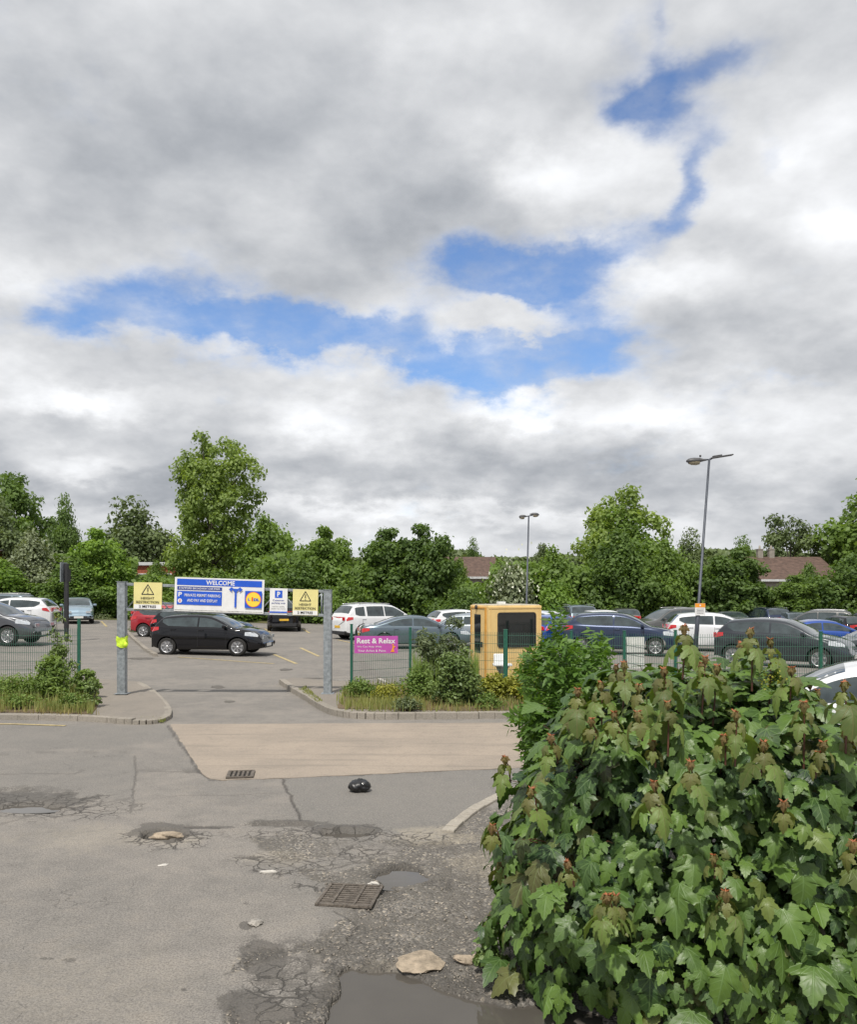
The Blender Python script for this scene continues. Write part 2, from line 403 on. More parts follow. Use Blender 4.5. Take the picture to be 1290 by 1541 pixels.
base = E.mix(E.ss(f2, .30, .52, .35, 0), base, (.275, .240, .200))
base = E.mix(E.mul(aP, .85), base, E.mix(f3, (.150, .146, .138), (.195, .186, .172)))
base = E.mix(E.mul(E.ss(ag, .1, .95, 0, 1), .30), base, (.36, .33, .29))
base = E.mix(E.ss(f4, .47, .60, 0, .62), base, (.105, .098, .09))
f5 = E.noise(O, 9, 8, .78)
base = E.mix(E.ss(f5, .58, .70, 0, .55), base, (.10, .094, .086))
base = E.mix(E.ss(f5, .42, .32, 0, .35), base, (.34, .31, .27))
base = E.mix(E.ss(f3, .56, .72, 0, .30), base, (.12, .112, .10))
# gravel
gv = E.vor(O, 52, 'F1', 'Color'); gcr, gcg, gcb = E.sep(gv); gd = E.vor(O, 52)
gcol = E.mix(gcr, (.085, .080, .074), (.27, .25, .225))
gcol = E.mix(E.ss(gcg, .75, .95, 0, .7), gcol, (.46, .40, .32))
dirt = E.mix(f3, (.095, .088, .078), (.185, .170, .150))
gcol = E.mix(E.ss(E.add(f2, E.mul(gcb, .3)), .50, .76), gcol, dirt)
base = E.mix(aG, base, gcol)
base = E.mix(E.mul(aL, E.ss(f3, .3, .6)), base, (.40, .35, .27))
# cracks
vec = E.N.new('ShaderNodeVectorMath'); vec.operation = 'ADD'
wv = E.N.new('ShaderNodeTexNoise'); wv.inputs['Scale'].default_value = 5; wv.inputs['Detail'].default_value = 5; E.L.new(O, wv.inputs['Vector'])
wm = E.N.new('ShaderNodeVectorMath'); wm.operation = 'SCALE'; wm.inputs['Scale'].default_value = .22; E.L.new(wv.outputs['Color'], wm.inputs[0])
E.L.new(O, vec.inputs[0]); E.L.new(wm.outputs[0], vec.inputs[1])
cr = E.vor(vec.outputs[0], 6.5, 'DISTANCE_TO_EDGE'); cr2 = E.vor(vec.outputs[0], 2.3, 'DISTANCE_TO_EDGE')
cr = E.add(cr, E.mul(E.sub(f3, .42), .16)); cr2 = E.add(cr2, E.mul(E.sub(f3, .45), .07))
crm = E.mul(E.m('MAXIMUM', E.ss(cr, .065, .010), E.ss(cr2, .04, .004)), E.mul(aC, E.sub(1.0, E.mul(aG, .6))))
hair = E.mul(E.ss(cr2, .010, .003), E.ss(f1, .50, .62, 0, .4))
dk = E.m('MAXIMUM', E.m('MAXIMUM', crm, hair), aS)
base = E.mix(E.mul(dk, .8), base, (.05, .046, .042))
wetm = E.mul(E.ss(E.add(E.add(E.mul(aW, 1.0), E.mul(E.sub(f5, .5), 2.2)), E.mul(E.sub(f4, .5), 1.6)), .22, .46), E.m('MINIMUM', E.mul(aW, 1.3), .75))
base = E.mix(E.mul(wetm, .80), base, (.058, .052, .045))
E.L.new(base, b.inputs['Base Color'])
E.L.new(E.ss(wetm, 0, 1, .92, .62), b.inputs['Roughness']); b.inputs['Specular IOR Level'].default_value = .3
hgt = E.add(E.mul(E.sub(1.0, gd), E.add(E.mul(aG, 1.0), 0.0)), E.add(E.mul(f4, .25), E.mul(E.sub(1.0, agd), .18)))
hgt = E.sub(hgt, E.mul(dk, .8))
E.L.new(E.bump(hgt, .8, .014), b.inputs['Normal'])

# water standing in the holes
WM = bpy.data.materials.new('muddy_water'); WM.use_nodes = True
E = NT(WM.node_tree); b = E.N['Principled BSDF']; tc = E.N.new('ShaderNodeTexCoord'); O = tc.outputs['Object']
E.L.new(E.mix(E.noise(O, 3, 4), (.075, .068, .060), (.105, .095, .082)), b.inputs['Base Color'])
b.inputs['Roughness'].default_value = .04; b.inputs['IOR'].default_value = 1.36
E.L.new(E.bump(E.noise(O, 7, 3), .05, .01), b.inputs['Normal'])
def puddle(px, py, rx, ry, z):
    pts = []
    c = G(px, py, z)
    for k in range(40):
        a = 2 * math.pi * k / 40; p = G(px + rx * math.cos(a), py + ry * math.sin(a), z); pts.append(p)
    V_ = [c] + pts; Fc = [(0, 1 + k, 1 + (k + 1) % 40) for k in range(40)]
    o = mesh_np('puddle', V_, Fc, WM); tag(o, kind='structure'); return o
puddle(600, 1326, 56, 15, -.028); puddle(40, 1216, 70, 8, -.033); puddle(520, 1256, 40, 6, -.052); puddle(800, 1302, 24, 6, -.020)
cpts = [(480, 1446), (980, 1446), (1050, 1800), (380, 1800)]
V_ = [G(a, b_, -.030) for a, b_ in cpts]; tag(mesh_np('puddle', V_, [(0, 1, 2, 3)], WM), kind='structure')

# ---------------------------------------------------------------- concrete strip, pavements, kerbs
def sheetmat(name, ca, cb, cdark, agg_s=70, bumpv=.3, streak=None):
    m = bpy.data.materials.new(name); m.use_nodes = True; E = NT(m.node_tree); b = E.N['Principled BSDF']
    tc = E.N.new('ShaderNodeTexCoord'); O = tc.outputs['Object']
    f1 = E.noise(O, .7, 6, .6); f2 = E.noise(O, 5, 6, .65); f3 = E.noise(O, 45, 5, .7)
    c = E.mix(E.ss(f1, .35, .65), ca, cb); c = E.mix(E.ss(f2, .5, .72, 0, .5), c, cdark)
    a = E.sep(E.vor(O, agg_s, 'F1', 'Color'))[0]
    c = E.mix(E.mul(a, .22), c, tuple(min(1, x * 1.7) for x in ca)); c = E.mix(E.ss(f3, .5, .65, 0, .35), c, tuple(x * .55 for x in cb))
    if streak:
        sx, sy, sz = E.sep(O); P = E.comb(E.mul(sx, .35), E.mul(sy, 4.0), 0.0)
        c = E.mix(E.ss(E.noise(P, 1.0, 5, .6), .48, .70, 0, .45), c, streak)
    E.L.new(c, b.inputs['Base Color']); b.inputs['Roughness'].default_value = .9; b.inputs['Specular IOR Level'].default_value = .3
    E.L.new(E.bump(E.add(f3, E.mul(a, .5)), bumpv, .006), b.inputs['Normal'])
    return m
CONC = sheetmat('buff_concrete', (.325, .272, .220), (.27, .230, .19), (.20, .175, .148), 80, .5, (.19, .168, .142))
PAVE = sheetmat('pavement_tarmac', (.235, .208, .178), (.205, .184, .16), (.15, .138, .12), 90, .4)
KERB = sheetmat('kerb_concrete', (.30, .27, .23), (.23, .21, .18), (.13, .12, .10), 50, .5)
SOIL = sheetmat('dry_soil', (.17, .125, .08), (.13, .10, .06), (.09, .07, .04), 40, .8)
def subdiv(poly, step=.25, jit=0.0):
    o_ = []
    for i in range(len(poly)):
        a, b_ = poly[i], poly[(i + 1) % len(poly)]; n = max(1, int((b_ - a).length / step))
        for k_ in range(n):
            p = a.lerp(b_, k_ / n)
            if jit and k_: p = p + Vector((random.uniform(-jit, jit), random.uniform(-jit, jit), 0))
            o_.append(p)
    return o_
def slab(name, poly, h, m, base=-.12, mk=None):
    """solid of constant height following the ground plan"""
    n = len(poly); V_ = [Vector((p.x, p.y, p.z + h)) for p in poly] + [Vector((p.x, p.y, p.z + base)) for p in poly]
    bm = bmesh.new(); vs = [bm.verts.new(v) for v in V_]
    bm.faces.new(vs[:n])
    for i in range(n): bm.faces.new((vs[i], vs[n + i], vs[n + (i + 1) % n], vs[(i + 1) % n]))
    bmesh.ops.triangulate(bm, faces=[f for f in bm.faces if len(f.verts) > 4]); bmesh.ops.recalc_face_normals(bm, faces=bm.faces)
    me = bpy.data.meshes.new(name); bm.to_mesh(me); bm.free(); me.materials.append(m)
    o = link(bpy.data.objects.new(name, me)); tag(o, kind='structure'); return o
cpoly = [G(*p, 0) for p in [(256, 1090), (1000, 1087), (2400, 1083), (2400, 1108), (1200, 1140), (860, 1152), (640, 1161.5), (430, 1171), (335, 1174.5), (316, 1172), (302, 1162), (285, 1136), (268, 1110)]]
slab('concrete_road', subdiv(cpoly, .12, .016), .005, CONC, -.02)
def kerb(name, pts, w=.14, h=.11, drop=None, stones=.9, m=None):
    """row of kerb stones along a line with small joints"""
    mb = MB(); P_ = [pts[0]]
    acc = []
    for a, b_ in zip(pts[:-1], pts[1:]):
        n = max(1, round((b_ - a).length / stones))
        for k_ in range(n): acc.append((a.lerp(b_, k_ / n), a.lerp(b_, (k_ + 1) / n)))
    for i, (a, b_) in enumerate(acc):
        d_ = (b_ - a); L_ = d_.length; ang = math.atan2(d_.y, d_.x); c = (a + b_) / 2
        hh = h if drop is None else drop(i / max(1, len(acc) - 1))
        mb.box((c.x + random.uniform(-.004, .004), c.y + random.uniform(-.004, .004), c.z + hh / 2 - .08 + random.uniform(-.004, .004)), (L_ - .003, w, hh + .16), ang, .012)
    o = mb.build(name, m or KERB); tag(o, kind='structure'); return o
def smoothline(P, n=6):
    out_ = []
    for i in range(len(P) - 1):
        p0, p1, p2, p3 = P[max(i - 1, 0)], P[i], P[i + 1], P[min(i + 2, len(P) - 1)]
        for k_ in range(n):
            t = k_ / n
            out_.append(.5 * ((2 * p1) + (p2 - p0) * t + (2 * p0 - 5 * p1 + 4 * p2 - p3) * t * t + (3 * p1 - p0 - 3 * p2 + p3) * t ** 3))
    return out_ + [P[-1]]
lk = smoothline([G(*p) for p in [(-400, 1080), (-100, 1081), (60, 1083), (135, 1085), (190, 1089), (228, 1089), (249, 1083), (252, 1072), (243, 1058), (226, 1042), (206, 1030)]], 4)
lback = [G(*p) for p in [(150, 1026), (60, 1022), (-400, 1020)]]
slab('pavement', subdiv(lk + lback, .4), .075, PAVE)
kerb('kerb', lk, .14, .1, lambda t: .10 if t < .45 else .075, .7)
rk = smoothline([G(*p) for p in [(424, 1029), (440, 1040), (462, 1053), (484, 1067), (505, 1076), (540, 1081), (600, 1082), (720, 1081), (860, 1079), (1400, 1074), (2400, 1070)]], 4)
rback = [G(*p) for p in [(2400, 1036), (1400, 1036), (800, 1036), (600, 1034), (500, 1030), (440, 1025)]]
slab('pavement', subdiv(rk + rback, .4), .095, PAVE)
kerb('kerb', rk, .15, .12, None, .7)
slab('soil_verge', subdiv([G(*p) for p in [(508, 1074), (700, 1077.5), (1400, 1071), (2400, 1067), (2400, 1038), (900, 1038), (640, 1036), (520, 1040)]], .4, .02), .115, SOIL)
slab('soil_verge', subdiv([G(*p) for p in [(-400, 1076), (60, 1079), (138, 1081), (150, 1062), (136, 1036), (-400, 1028)]], .4, .02), .095, SOIL)
# arc of flush kerb beside the broken surface
arc = smoothline([G(*p, 0) for p in [(674, 1253), (700, 1229), (735, 1207), (775, 1190), (830, 1175), (900, 1164), (1100, 1145), (1500, 1125)]], 3)
kerb('kerb', arc, .13, .028, None, .6, sheetmat('pale_kerb', (.36, .33, .28), (.30, .27, .23), (.20, .18, .15), 60, .4))

# painted lines
YL = mat('faded_yellow_paint', (.46, .37, .19), .8, var=.25, scale=9, bump=.2)
WL = mat('faded_white_paint', (.50, .47, .42), .8, var=.2, scale=9, bump=.2)
def line(a, b_, w, m, lift=.008):
    a = G(*a); b_ = G(*b_); d_ = (b_ - a); n = max(1, int(d_.length / .8)); s_ = Vector((-d_.y, d_.x, 0)).normalized() * w / 2
    V_ = []; Fc = []
    for i in range(n + 1):
        p = a.lerp(b_, i / n); p = Vector((p.x, p.y, float(gz(p.x, p.y)) + lift)); V_ += [p - s_, p + s_]
        if i: Fc.append((2 * i - 2, 2 * i, 2 * i + 1, 2 * i - 1))
    o = mesh_np('painted_line', V_, Fc, m); tag(o, kind='structure')
for a, b_, w, m in (((268, 989), (412, 999), .12, YL), ((412, 985), (446, 999), .12, YL), ((452, 975), (480, 988), .12, YL), ((570, 1021), (602, 1037), .12, WL), ((505, 1024), (560, 1024), .10, WL),
                    ((398, 946), (406, 951), .12, YL), ((455, 946), (466, 953), .12, YL), ((505, 947), (520, 956), .12, YL), ((508, 963), (545, 971), .12, YL), ((0, 1003), (60, 1000), .1, WL),
                    ((0, 1014), (80, 1012), .1, WL), ((152, 935), (160, 943), .12, YL), ((-200, 1089), (20, 1090), .1, YL), ((20, 1090), (98, 1092.5), .1, YL), ((640, 1000), (700, 1012), .1, WL)):
    line(a, b_, w, m)
# tarmac repairs on the car park drive
DP = sheetmat('dark_repair', (.13, .12, .105), (.11, .10, .09), (.08, .075, .07), 80, .4)
def spot(px, py, rx, ry, m, name='tarmac_stain'):
    pts = []
    for k_ in range(28):
        a = 2 * math.pi * k_ / 28; r_ = 1 + random.uniform(-.25, .25); p = G(px + rx * math.cos(a) * r_, py + ry * math.sin(a) * r_); pts.append(Vector((p.x, p.y, p.z + .006)))
    c = G(px, py); o = mesh_np(name, [Vector((c.x, c.y, c.z + .006))] + pts, [(0, 1 + k_, 1 + (k_ + 1) % 28) for k_ in range(28)], m); tag(o, kind='structure')
spot(328, 1034, 10, 2, DP); spot(345, 1056, 8, 1.5, DP); spot(430, 1008, 9, 1.6, DP); spot(212, 991, 20, 1.5, DP); spot(470, 1021, 16, 1, DP)
# ---------------------------------------------------------------- cars
GLASS = mat('car_glass', (.045, .062, .066), .04, var=.3, scale=2.5, spec=.7, coat=.5)
RUB = mat('tyre_rubber', (.022, .021, .020), .85, var=.2, scale=30)
PLAST = mat('black_plastic', (.028, .028, .03), .6, var=.2, scale=20)
ALLOY = mat('alloy_wheel', (.62, .62, .63), .32, .75, var=.08)
RLAMP = mat('red_lamp', (.55, .012, .015), .12, var=.1, coat=1)
HLAMP = mat('clear_lamp', (.62, .65, .68), .08, .35, var=.15, scale=14, coat=1)
PLY = mat('yellow_plate', (.72, .44, .04), .4, var=.05); PLW = mat('white_plate', (.75, .74, .70), .4, var=.05)
SEAM = mat('shut_line', (.01, .01, .011), .7)
def paint(name, c, metal=.0, rough=.32):
    return mat('paint_' + name, c, rough, metal, var=.04, scale=3, coat=1.0, spec=.05 if name == 'black' else .5)
PAINT = dict(black=paint('black', (.004, .004, .006), .0, .5), grey=paint('grey', (.085, .088, .095), .55), white=paint('white', (.70, .71, .72)),
             silver=paint('silver', (.36, .40, .43), .6), slate=paint('slate', (.13, .17, .20), .6), red=paint('red', (.34, .012, .022), .1), blue=paint('blue', (.012, .065, .33), .3),
             navy=paint('navy', (.018, .032, .075), .4), ice=paint('ice', (.30, .40, .48), .55), gunmetal=paint('gunmetal', (.022, .027, .035), .3), bronze=paint('bronze', (.12, .12, .115), .5))
def interp(pts, x):
    if x <= pts[0][0]: return pts[0][1]
    for i in range(len(pts) - 1):
        (x0, y0), (x1, y1) = pts[i], pts[i + 1]
        if x <= x1:
            m0 = 0 if i == 0 else (y1 - pts[i - 1][1]) / (x1 - pts[i - 1][0]); m1 = 0 if i + 2 >= len(pts) else (pts[i + 2][1] - y0) / (pts[i + 2][0] - x0)
            if i == 0: m0 = (y1 - y0) / (x1 - x0)
            if i + 2 >= len(pts): m1 = (y1 - y0) / (x1 - x0)
            h_ = x1 - x0; t = (x - x0) / h_
            lim = 3 * abs((y1 - y0) / h_)
            m0 = max(-lim, min(lim, m0)); m1 = max(-lim, min(lim, m1))
            return (2 * t**3 - 3 * t**2 + 1) * y0 + (t**3 - 2 * t**2 + t) * h_ * m0 + (-2 * t**3 + 3 * t**2) * y1 + (t**3 - t**2) * h_ * m1
    return pts[-1][1]
SPECS = {
 'hatch': dict(L=3.95, W=1.70, H=1.50, prof=[(0, .93), (.06, 1.02), (.18, 1.18), (.40, 1.40), (.62, 1.455), (1.4, 1.50), (2.1, 1.45), (2.55, 1.28), (2.98, 1.03), (3.35, .97), (3.70, .87), (3.88, .72), (3.95, .55)],
               belt=[(0, 1.06), (1.0, 1.02), (3.0, .92), (3.95, .55)], wr=.32, ax=(.60, 3.14), side=(.42, 2.92, 1.72), ws=(2.12, 3.00), rw=(.10, .42)),
 'suv': dict(L=4.65, W=1.86, H=1.70, prof=[(0, 1.02), (.05, 1.12), (.20, 1.36), (.42, 1.60), (.7, 1.665), (1.6, 1.70), (2.5, 1.65), (2.95, 1.45), (3.45, 1.13), (3.9, 1.05), (4.35, .95), (4.56, .78), (4.65, .58)],
             belt=[(0, 1.12), (1.2, 1.08), (3.4, 1.02), (4.65, .7)], wr=.36, ax=(.80, 3.72), side=(.45, 3.32, 2.02), ws=(2.52, 3.42), rw=(.12, .42)),
 'saloon': dict(L=4.65, W=1.84, H=1.39, prof=[(0, .86), (.08, .95), (.30, 1.00), (.62, 1.04), (1.05, 1.19), (1.55, 1.34), (2.1, 1.39), (2.65, 1.34), (3.1, 1.16), (3.55, .95), (4.0, .87), (4.4, .75), (4.58, .62), (4.65, .50)],
                belt=[(0, .90), (1.2, .93), (3.3, .86), (4.65, .6)], wr=.335, ax=(.90, 3.68), side=(.98, 3.42, 2.10), ws=(2.68, 3.52), rw=(.66, 1.50)),
 'mini': dict(L=3.75, W=1.66, H=1.42, prof=[(0, .88), (.05, .98), (.16, 1.14), (.32, 1.34), (.55, 1.39), (1.3, 1.42), (1.95, 1.37), (2.3, 1.20), (2.62, .99), (3.0, .93), (3.45, .84), (3.66, .68), (3.75, .52)],
              belt=[(0, .95), (1.0, .93), (2.7, .90), (3.75, .6)], wr=.30, ax=(.60, 3.02), side=(.40, 2.52, 1.50), ws=(1.98, 2.60), rw=(.10, .36)),
}
class Car:
    def __init__(s, kind):
        s.__dict__.update(SPECS[kind]); s.kind = kind
    def w(s, x):
        t = min(1, x / .75); u_ = min(1, (s.L - x) / .95)
        return s.W / 2 * (1 - .17 * (1 - t) ** 2.4) * (1 - .20 * (1 - u_) ** 2.4)
    def zb(s, x): return .20 + .10 * (1 - min(1, x / .5)) ** 2 + .08 * (1 - min(1, (s.L - x) / .5)) ** 2
    def sec(s, x):
        T = interp(s.prof, x); b_ = min(interp(s.belt, x), T - .05); w = s.w(x); zb = s.zb(x); g = max(0, min(1, (T - b_ - .05) / .30))
        tum = w - .34 * (T - b_) - .02
        lo = lambda a, c_: a * (1 - g) + c_ * g
        mid = zb + (b_ - zb) * .42
        C = [(0, zb), (w * .80, zb), (w * .955, zb + .03), (w * .985, zb + .12), (w, mid), (w * .995, zb + (b_ - zb) * .75), (w * .975, b_ - .02),
             (lo(w * .955, w * .935), b_ + lo(.012, .03)), (lo(w * .90, tum + .035), lo(T - .012, T - .13)), (lo(w * .80, tum - .05), lo(T - .003, T - .035)), (lo(w * .5, tum * .6), lo(T, T - .004)), (0, T + lo(.012, .012))]
        for _ in range(2):
            D = [C[0]]
            for p, q in zip(C[:-1], C[1:]):
                D += [(.75 * p[0] + .25 * q[0], .75 * p[1] + .25 * q[1]), (.25 * p[0] + .75 * q[0], .25 * p[1] + .75 * q[1])]
            C = D + [C[-1]]
        return C
    def hw(s, x, z):
        C = s.sec(x); best = 0
        for p, q in zip(C[:-1], C[1:]):
            if (p[1] - z) * (q[1] - z) <= 0 and abs(q[1] - p[1]) > 1e-6:
                t = (z - p[1]) / (q[1] - p[1]); best = max(best, p[0] + t * (q[0] - p[0]))
        return best
    def tz(s, x, y):
        C = s.sec(x); y = abs(y); best = C[-1][1]
        for p, q in zip(C[:-1], C[1:]):
            if (p[0] - y) * (q[0] - y) <= 0 and p[1] > s.zb(x) + .2 and abs(q[0] - p[0]) > 1e-7:
                t = (y - p[0]) / (q[0] - p[0]); return p[1] + t * (q[1] - p[1])
        return best
    def build_body(s):
        n = 64; xs = sorted(set([s.L * (.5 - .5 * math.cos(math.pi * i / n)) for i in range(n + 1)]))
        V_ = []; Fc = []; sm = []
        for x in xs:
            C = s.sec(min(max(x, .0), s.L)); k_ = len(C)
            ring = [(x, -y, z) for y, z in C] + [(x, y, z) for y, z in C[-2:0:-1]]
            V_ += ring
        m = len(ring)
        for i in range(len(xs) - 1):
            for j in range(m): Fc.append((i * m + j, (i + 1) * m + j, (i + 1) * m + (j + 1) % m, i * m + (j + 1) % m))
        ns = len(Fc)
        Fc.append(list(range(m))); Fc.append([(len(xs) - 1) * m + j for j in range(m)][::-1])
        me = bpy.data.meshes.new('body'); me.from_pydata(V_, [], Fc)
        bm = bmesh.new(); bm.from_mesh(me)
        # rounded ends: inset the caps and push them out
        bm.faces.ensure_lookup_table(); caps = [bm.faces[ns], bm.faces[ns + 1]]
        for f, sg in zip(caps, (-1, 1)):
            r_ = bmesh.ops.inset_region(bm, faces=[f], thickness=.045, depth=0)
            for v in f.verts: v.co.x += sg * .035
            r_ = bmesh.ops.inset_region(bm, faces=[f], thickness=.08, depth=0)
            for v in f.verts: v.co.x += sg * .018
        bmesh.ops.recalc_face_normals(bm, faces=bm.faces)
        for f in bm.faces: f.smooth = True
        bm.to_mesh(me); bm.free()
        o = bpy.data.objects.new('tmp', me); col.objects.link(o)
        cut = MB()
        for ax in s.ax:
            for sg in (-1, 1):
                cut.lathe([(.0001, -.16), (s.wr + .055, -.16), (s.wr + .055, .3), (.0001, .3)], (ax, sg * (s.W / 2 - .08) - .07, s.wr), 40, 'Y', False)
        c = cut.build('cut', RUB); md = o.modifiers.new('b', 'BOOLEAN'); md.operation = 'DIFFERENCE'; md.object = c; md.solver = 'EXACT'
        dg = bpy.context.evaluated_depsgraph_get(); dg.update()
        me2 = bpy.data.meshes.new_from_object(o.evaluated_get(dg))
        bpy.data.objects.remove(o); bpy.data.objects.remove(c)
        me2.materials.clear(); me2.materials.append(PAINT['white']); me2.materials.append(PLAST)
        rr = s.wr + .055
        for f in me2.polygons:
            c_ = f.center
            inn = any((c_.x - ax) ** 2 + (c_.z - s.wr) ** 2 < (rr - .0005) ** 2 and abs(c_.y) < s.W / 2 - .02 and c_.z > s.zb(c_.x) + .01 for ax in s.ax)
            low = c_.z < s.zb(c_.x) + (.13 if s.kind == 'suv' else .045)
            f.material_index = 1 if (inn or low) else 0
            if abs(f.normal.y) > .99 and inn or (inn and abs(f.normal.z) + abs(f.normal.x) > .99): f.use_smooth = False
        return me2
    def patch_side(s, sg, xs, zlo, zhi, off=.004, nz=5):
        """panel following the flank between two heights"""
        V_ = []; Fc = []; ok = []
        cols_ = [x for x in xs if zhi(x) - zlo(x) > .01]
        for x in cols_:
            for k_ in range(nz + 1):
                z = zlo(x) + (zhi(x) - zlo(x)) * k_ / nz; V_.append((x, sg * (s.hw(x, z) + off), z))
        for i in range(len(cols_) - 1):
            for k_ in range(nz):
                q = (i * (nz + 1) + k_, (i + 1) * (nz + 1) + k_, (i + 1) * (nz + 1) + k_ + 1, i * (nz + 1) + k_ + 1)
                Fc.append(q if sg < 0 else q[::-1])
        return V_, Fc
    def patch_top(s, x0, x1, f0, f1, off=.005, n=10, ny=10):
        V_ = []; Fc = []
        for i in range(n + 1):
            x = x0 + (x1 - x0) * i / n; t = i / n; T = interp(s.prof, x)
            yw = s.hw(x, T - .10) * (f0 * (1 - t) + f1 * t)
            for k_ in range(ny + 1):
                y = yw * (2 * k_ / ny - 1); z = s.tz(x, y)
                V_.append((x, y, z))
        a = np.array(V_); g = a.reshape(n + 1, ny + 1, 3); du = np.gradient(g, axis=0); dv = np.gradient(g, axis=1); nn = np.cross(du, dv); nn /= np.linalg.norm(nn, axis=2, keepdims=True) + 1e-9
        nn[nn[..., 2] < 0] *= -1
        g = g + nn * off
        for i in range(n):
            for k_ in range(ny): Fc.append((i * (ny + 1) + k_, (i + 1) * (ny + 1) + k_, (i + 1) * (ny + 1) + k_ + 1, i * (ny + 1) + k_ + 1))
        return [tuple(p) for p in g.reshape(-1, 3)], Fc
CX0 = {}
def wheel_meshes(r):
    t = MB().lathe([(r * .66, -.09), (r * .9, -.10), (r * .985, -.08), (r, -.04), (r, .04), (r * .985, .08), (r * .9, .10), (r * .66, .09)], n=32, axis='Y')
    q = MB(); q.lathe([(r * .70, .085), (r * .66, .092), (r * .61, .06), (r * .60, -.02), (0.0001, -.03)], n=32, axis='Y')
    for k_ in range(7):
        a = 2 * math.pi * k_ / 7
        for da in (-.10, .10):
            c_ = (math.cos(a + da * .5) * r * .36, .055, math.sin(a + da * .5) * r * .36)
            M = Matrix.Rotation(-(a + da), 3, 'Y'); q.box(c_, (r * .60, .03, r * .075), M=M)
    q.lathe([(r * .16, .04), (r * .15, .078), (.0001, .082)], n=14, axis='Y')
    return t, q
def make_car(kind, colour, plate=True):
    c = Car(kind); root = empty(dict(hatch='hatchback_car', suv='suv_car', saloon='saloon_car', mini='compact_car')[kind])
    if kind not in CX0:
        me = c.build_body(); me.name = 'body'
        for v in me.vertices: v.co.x -= c.L / 2
        me.update(); CX0[kind] = me
    body = link(bpy.data.objects.new('body', CX0[kind]), root)
    body.material_slots[0].link = 'OBJECT'; body.material_slots[0].material = PAINT[colour]
    sh = -c.L / 2
    def put(name, VF, m, parent=root, smooth=True):
        V_ = [(x + sh, y, z) for x, y, z in VF[0]]; o = mesh_np(name, V_, VF[1], m, parent, smooth); return o
    a, b_, pil = c.side
    roofline = lambda x: interp(c.prof, x) - .115
    beltl = lambda x: interp(c.belt, x) + .045
    qn = .16 if kind != 'saloon' else .0
    for sg in (-1, 1):
        for i, (x0, x1) in enumerate(((a, pil - .03), (pil + .03, b_))):
            xs = np.linspace(x0, x1, 18)
            if i == 0 and kind == 'suv':   # pillar in front of the rear quarter glass
                for u0, u1 in ((x0, x0 + .50), (x0 + .62, x1)):
                    xs = np.linspace(u0, u1, 14)
                    put('side_window', c.patch_side(sg, xs, lambda x: beltl(x) + max(0, (a + .18 - x)) * .3, roofline), GLASS)
                continue
            put('side_window', c.patch_side(sg, xs, lambda x: beltl(x) + max(0, (a + .22 - x)) * .5, roofline), GLASS)
        # shut lines
        for xx in (a + .34 if kind != 'mini' else a + .5, pil, b_ - .18):
            S = MB(); zt = min(beltl(xx) - .02, interp(c.prof, xx) - .06); zs = np.linspace(c.zb(xx) + .12, zt, 8)
            V_ = []
            for z in zs: V_ += [(xx + sh - .006, sg * (c.hw(xx, z) + .002), z), (xx + sh + .006, sg * (c.hw(xx, z) + .002), z)]
            S.add(V_, [(2 * k_, 2 * k_ + 1, 2 * k_ + 3, 2 * k_ + 2) for k_ in range(7)])
            S.build('shut_line', SEAM, root)
        for xx in (a + .42, pil + .12):
            z = beltl(xx) - .13
            MB().box((xx + sh, sg * (c.hw(xx, z) + .018), z), (.19, .022, .03), bev=.01).build('door_handle', body.material_slots[0].material, root)
        # mirror
        xm = b_ - .22; zm = beltl(xm) + .06
        MB().box((xm + sh, sg * (c.hw(xm, zm - .05) + .11), zm), (.12, .20, .13), bev=.05).build('mirror', PAINT[colour], root)
        # lamps
        tlz = interp(c.belt, .1)
        put('tail_light', c.patch_side(sg, np.linspace(.0, .30, 8), lambda x: tlz - .20 + x * .25, lambda x: tlz - .02, .012, 3), RLAMP)
        hz_ = interp(c.prof, c.L - .30)
        put('headlight', c.patch_side(sg, np.linspace(c.L - .55, c.L, 10), lambda x: hz_ - .22 + (c.L - x) * .12, lambda x: min(interp(c.prof, x) - .035, hz_ - .03), .010, 3), HLAMP)
        we = c.w(0); wf = c.w(c.L)
        MB().box((sh - .050, sg * (we - .19), tlz - .11), (.02, .24, .15), bev=.012).build('tail_light', RLAMP, root)
        MB().box((sh + c.L + .045, sg * (wf - .17), hz_ - .22), (.02, .26, .12), bev=.012).build('headlight', HLAMP, root)
    put('windscreen', c.patch_top(c.ws[0] + .04, c.ws[1] - .02, .90, .97), GLASS)
    put('rear_window', c.patch_top(c.rw[0] + .02, c.rw[1], .93, .86), GLASS)
    fz = interp(c.prof, c.L) + .0
    MB().box((sh + c.L + .050, 0, .36), (.02, c.w(c.L) * 1.35, .17), bev=.02).build('grille', PLAST, root)
    MB().box((sh + c.L + .064, 0, .38), (.012, .50, .11), bev=.004).build('number_plate', PLW, root)
    MB().box((sh - .062, 0, .64 if kind != 'saloon' else .60), (.012, .50, .11), bev=.004).build('number_plate', PLY, root)
    MB().box((sh - .045, 0, .36), (.03, c.w(0) * 1.7, .16), bev=.02).build('bumper_trim', PLAST if kind == 'suv' else PAINT[colour], root)
    if kind == 'suv':
        for sg in (-1, 1):
            MB().tube([(sh + x, sg * (c.hw(x, interp(c.prof, x) - .10) - .03), interp(c.prof, x) + .02) for x in (.6, .75, 1.2, 1.7, 2.2, 2.4)], .016).build('roof_rail', ALLOY, root)
    t, q = wheel_meshes(c.wr)
    tm = None
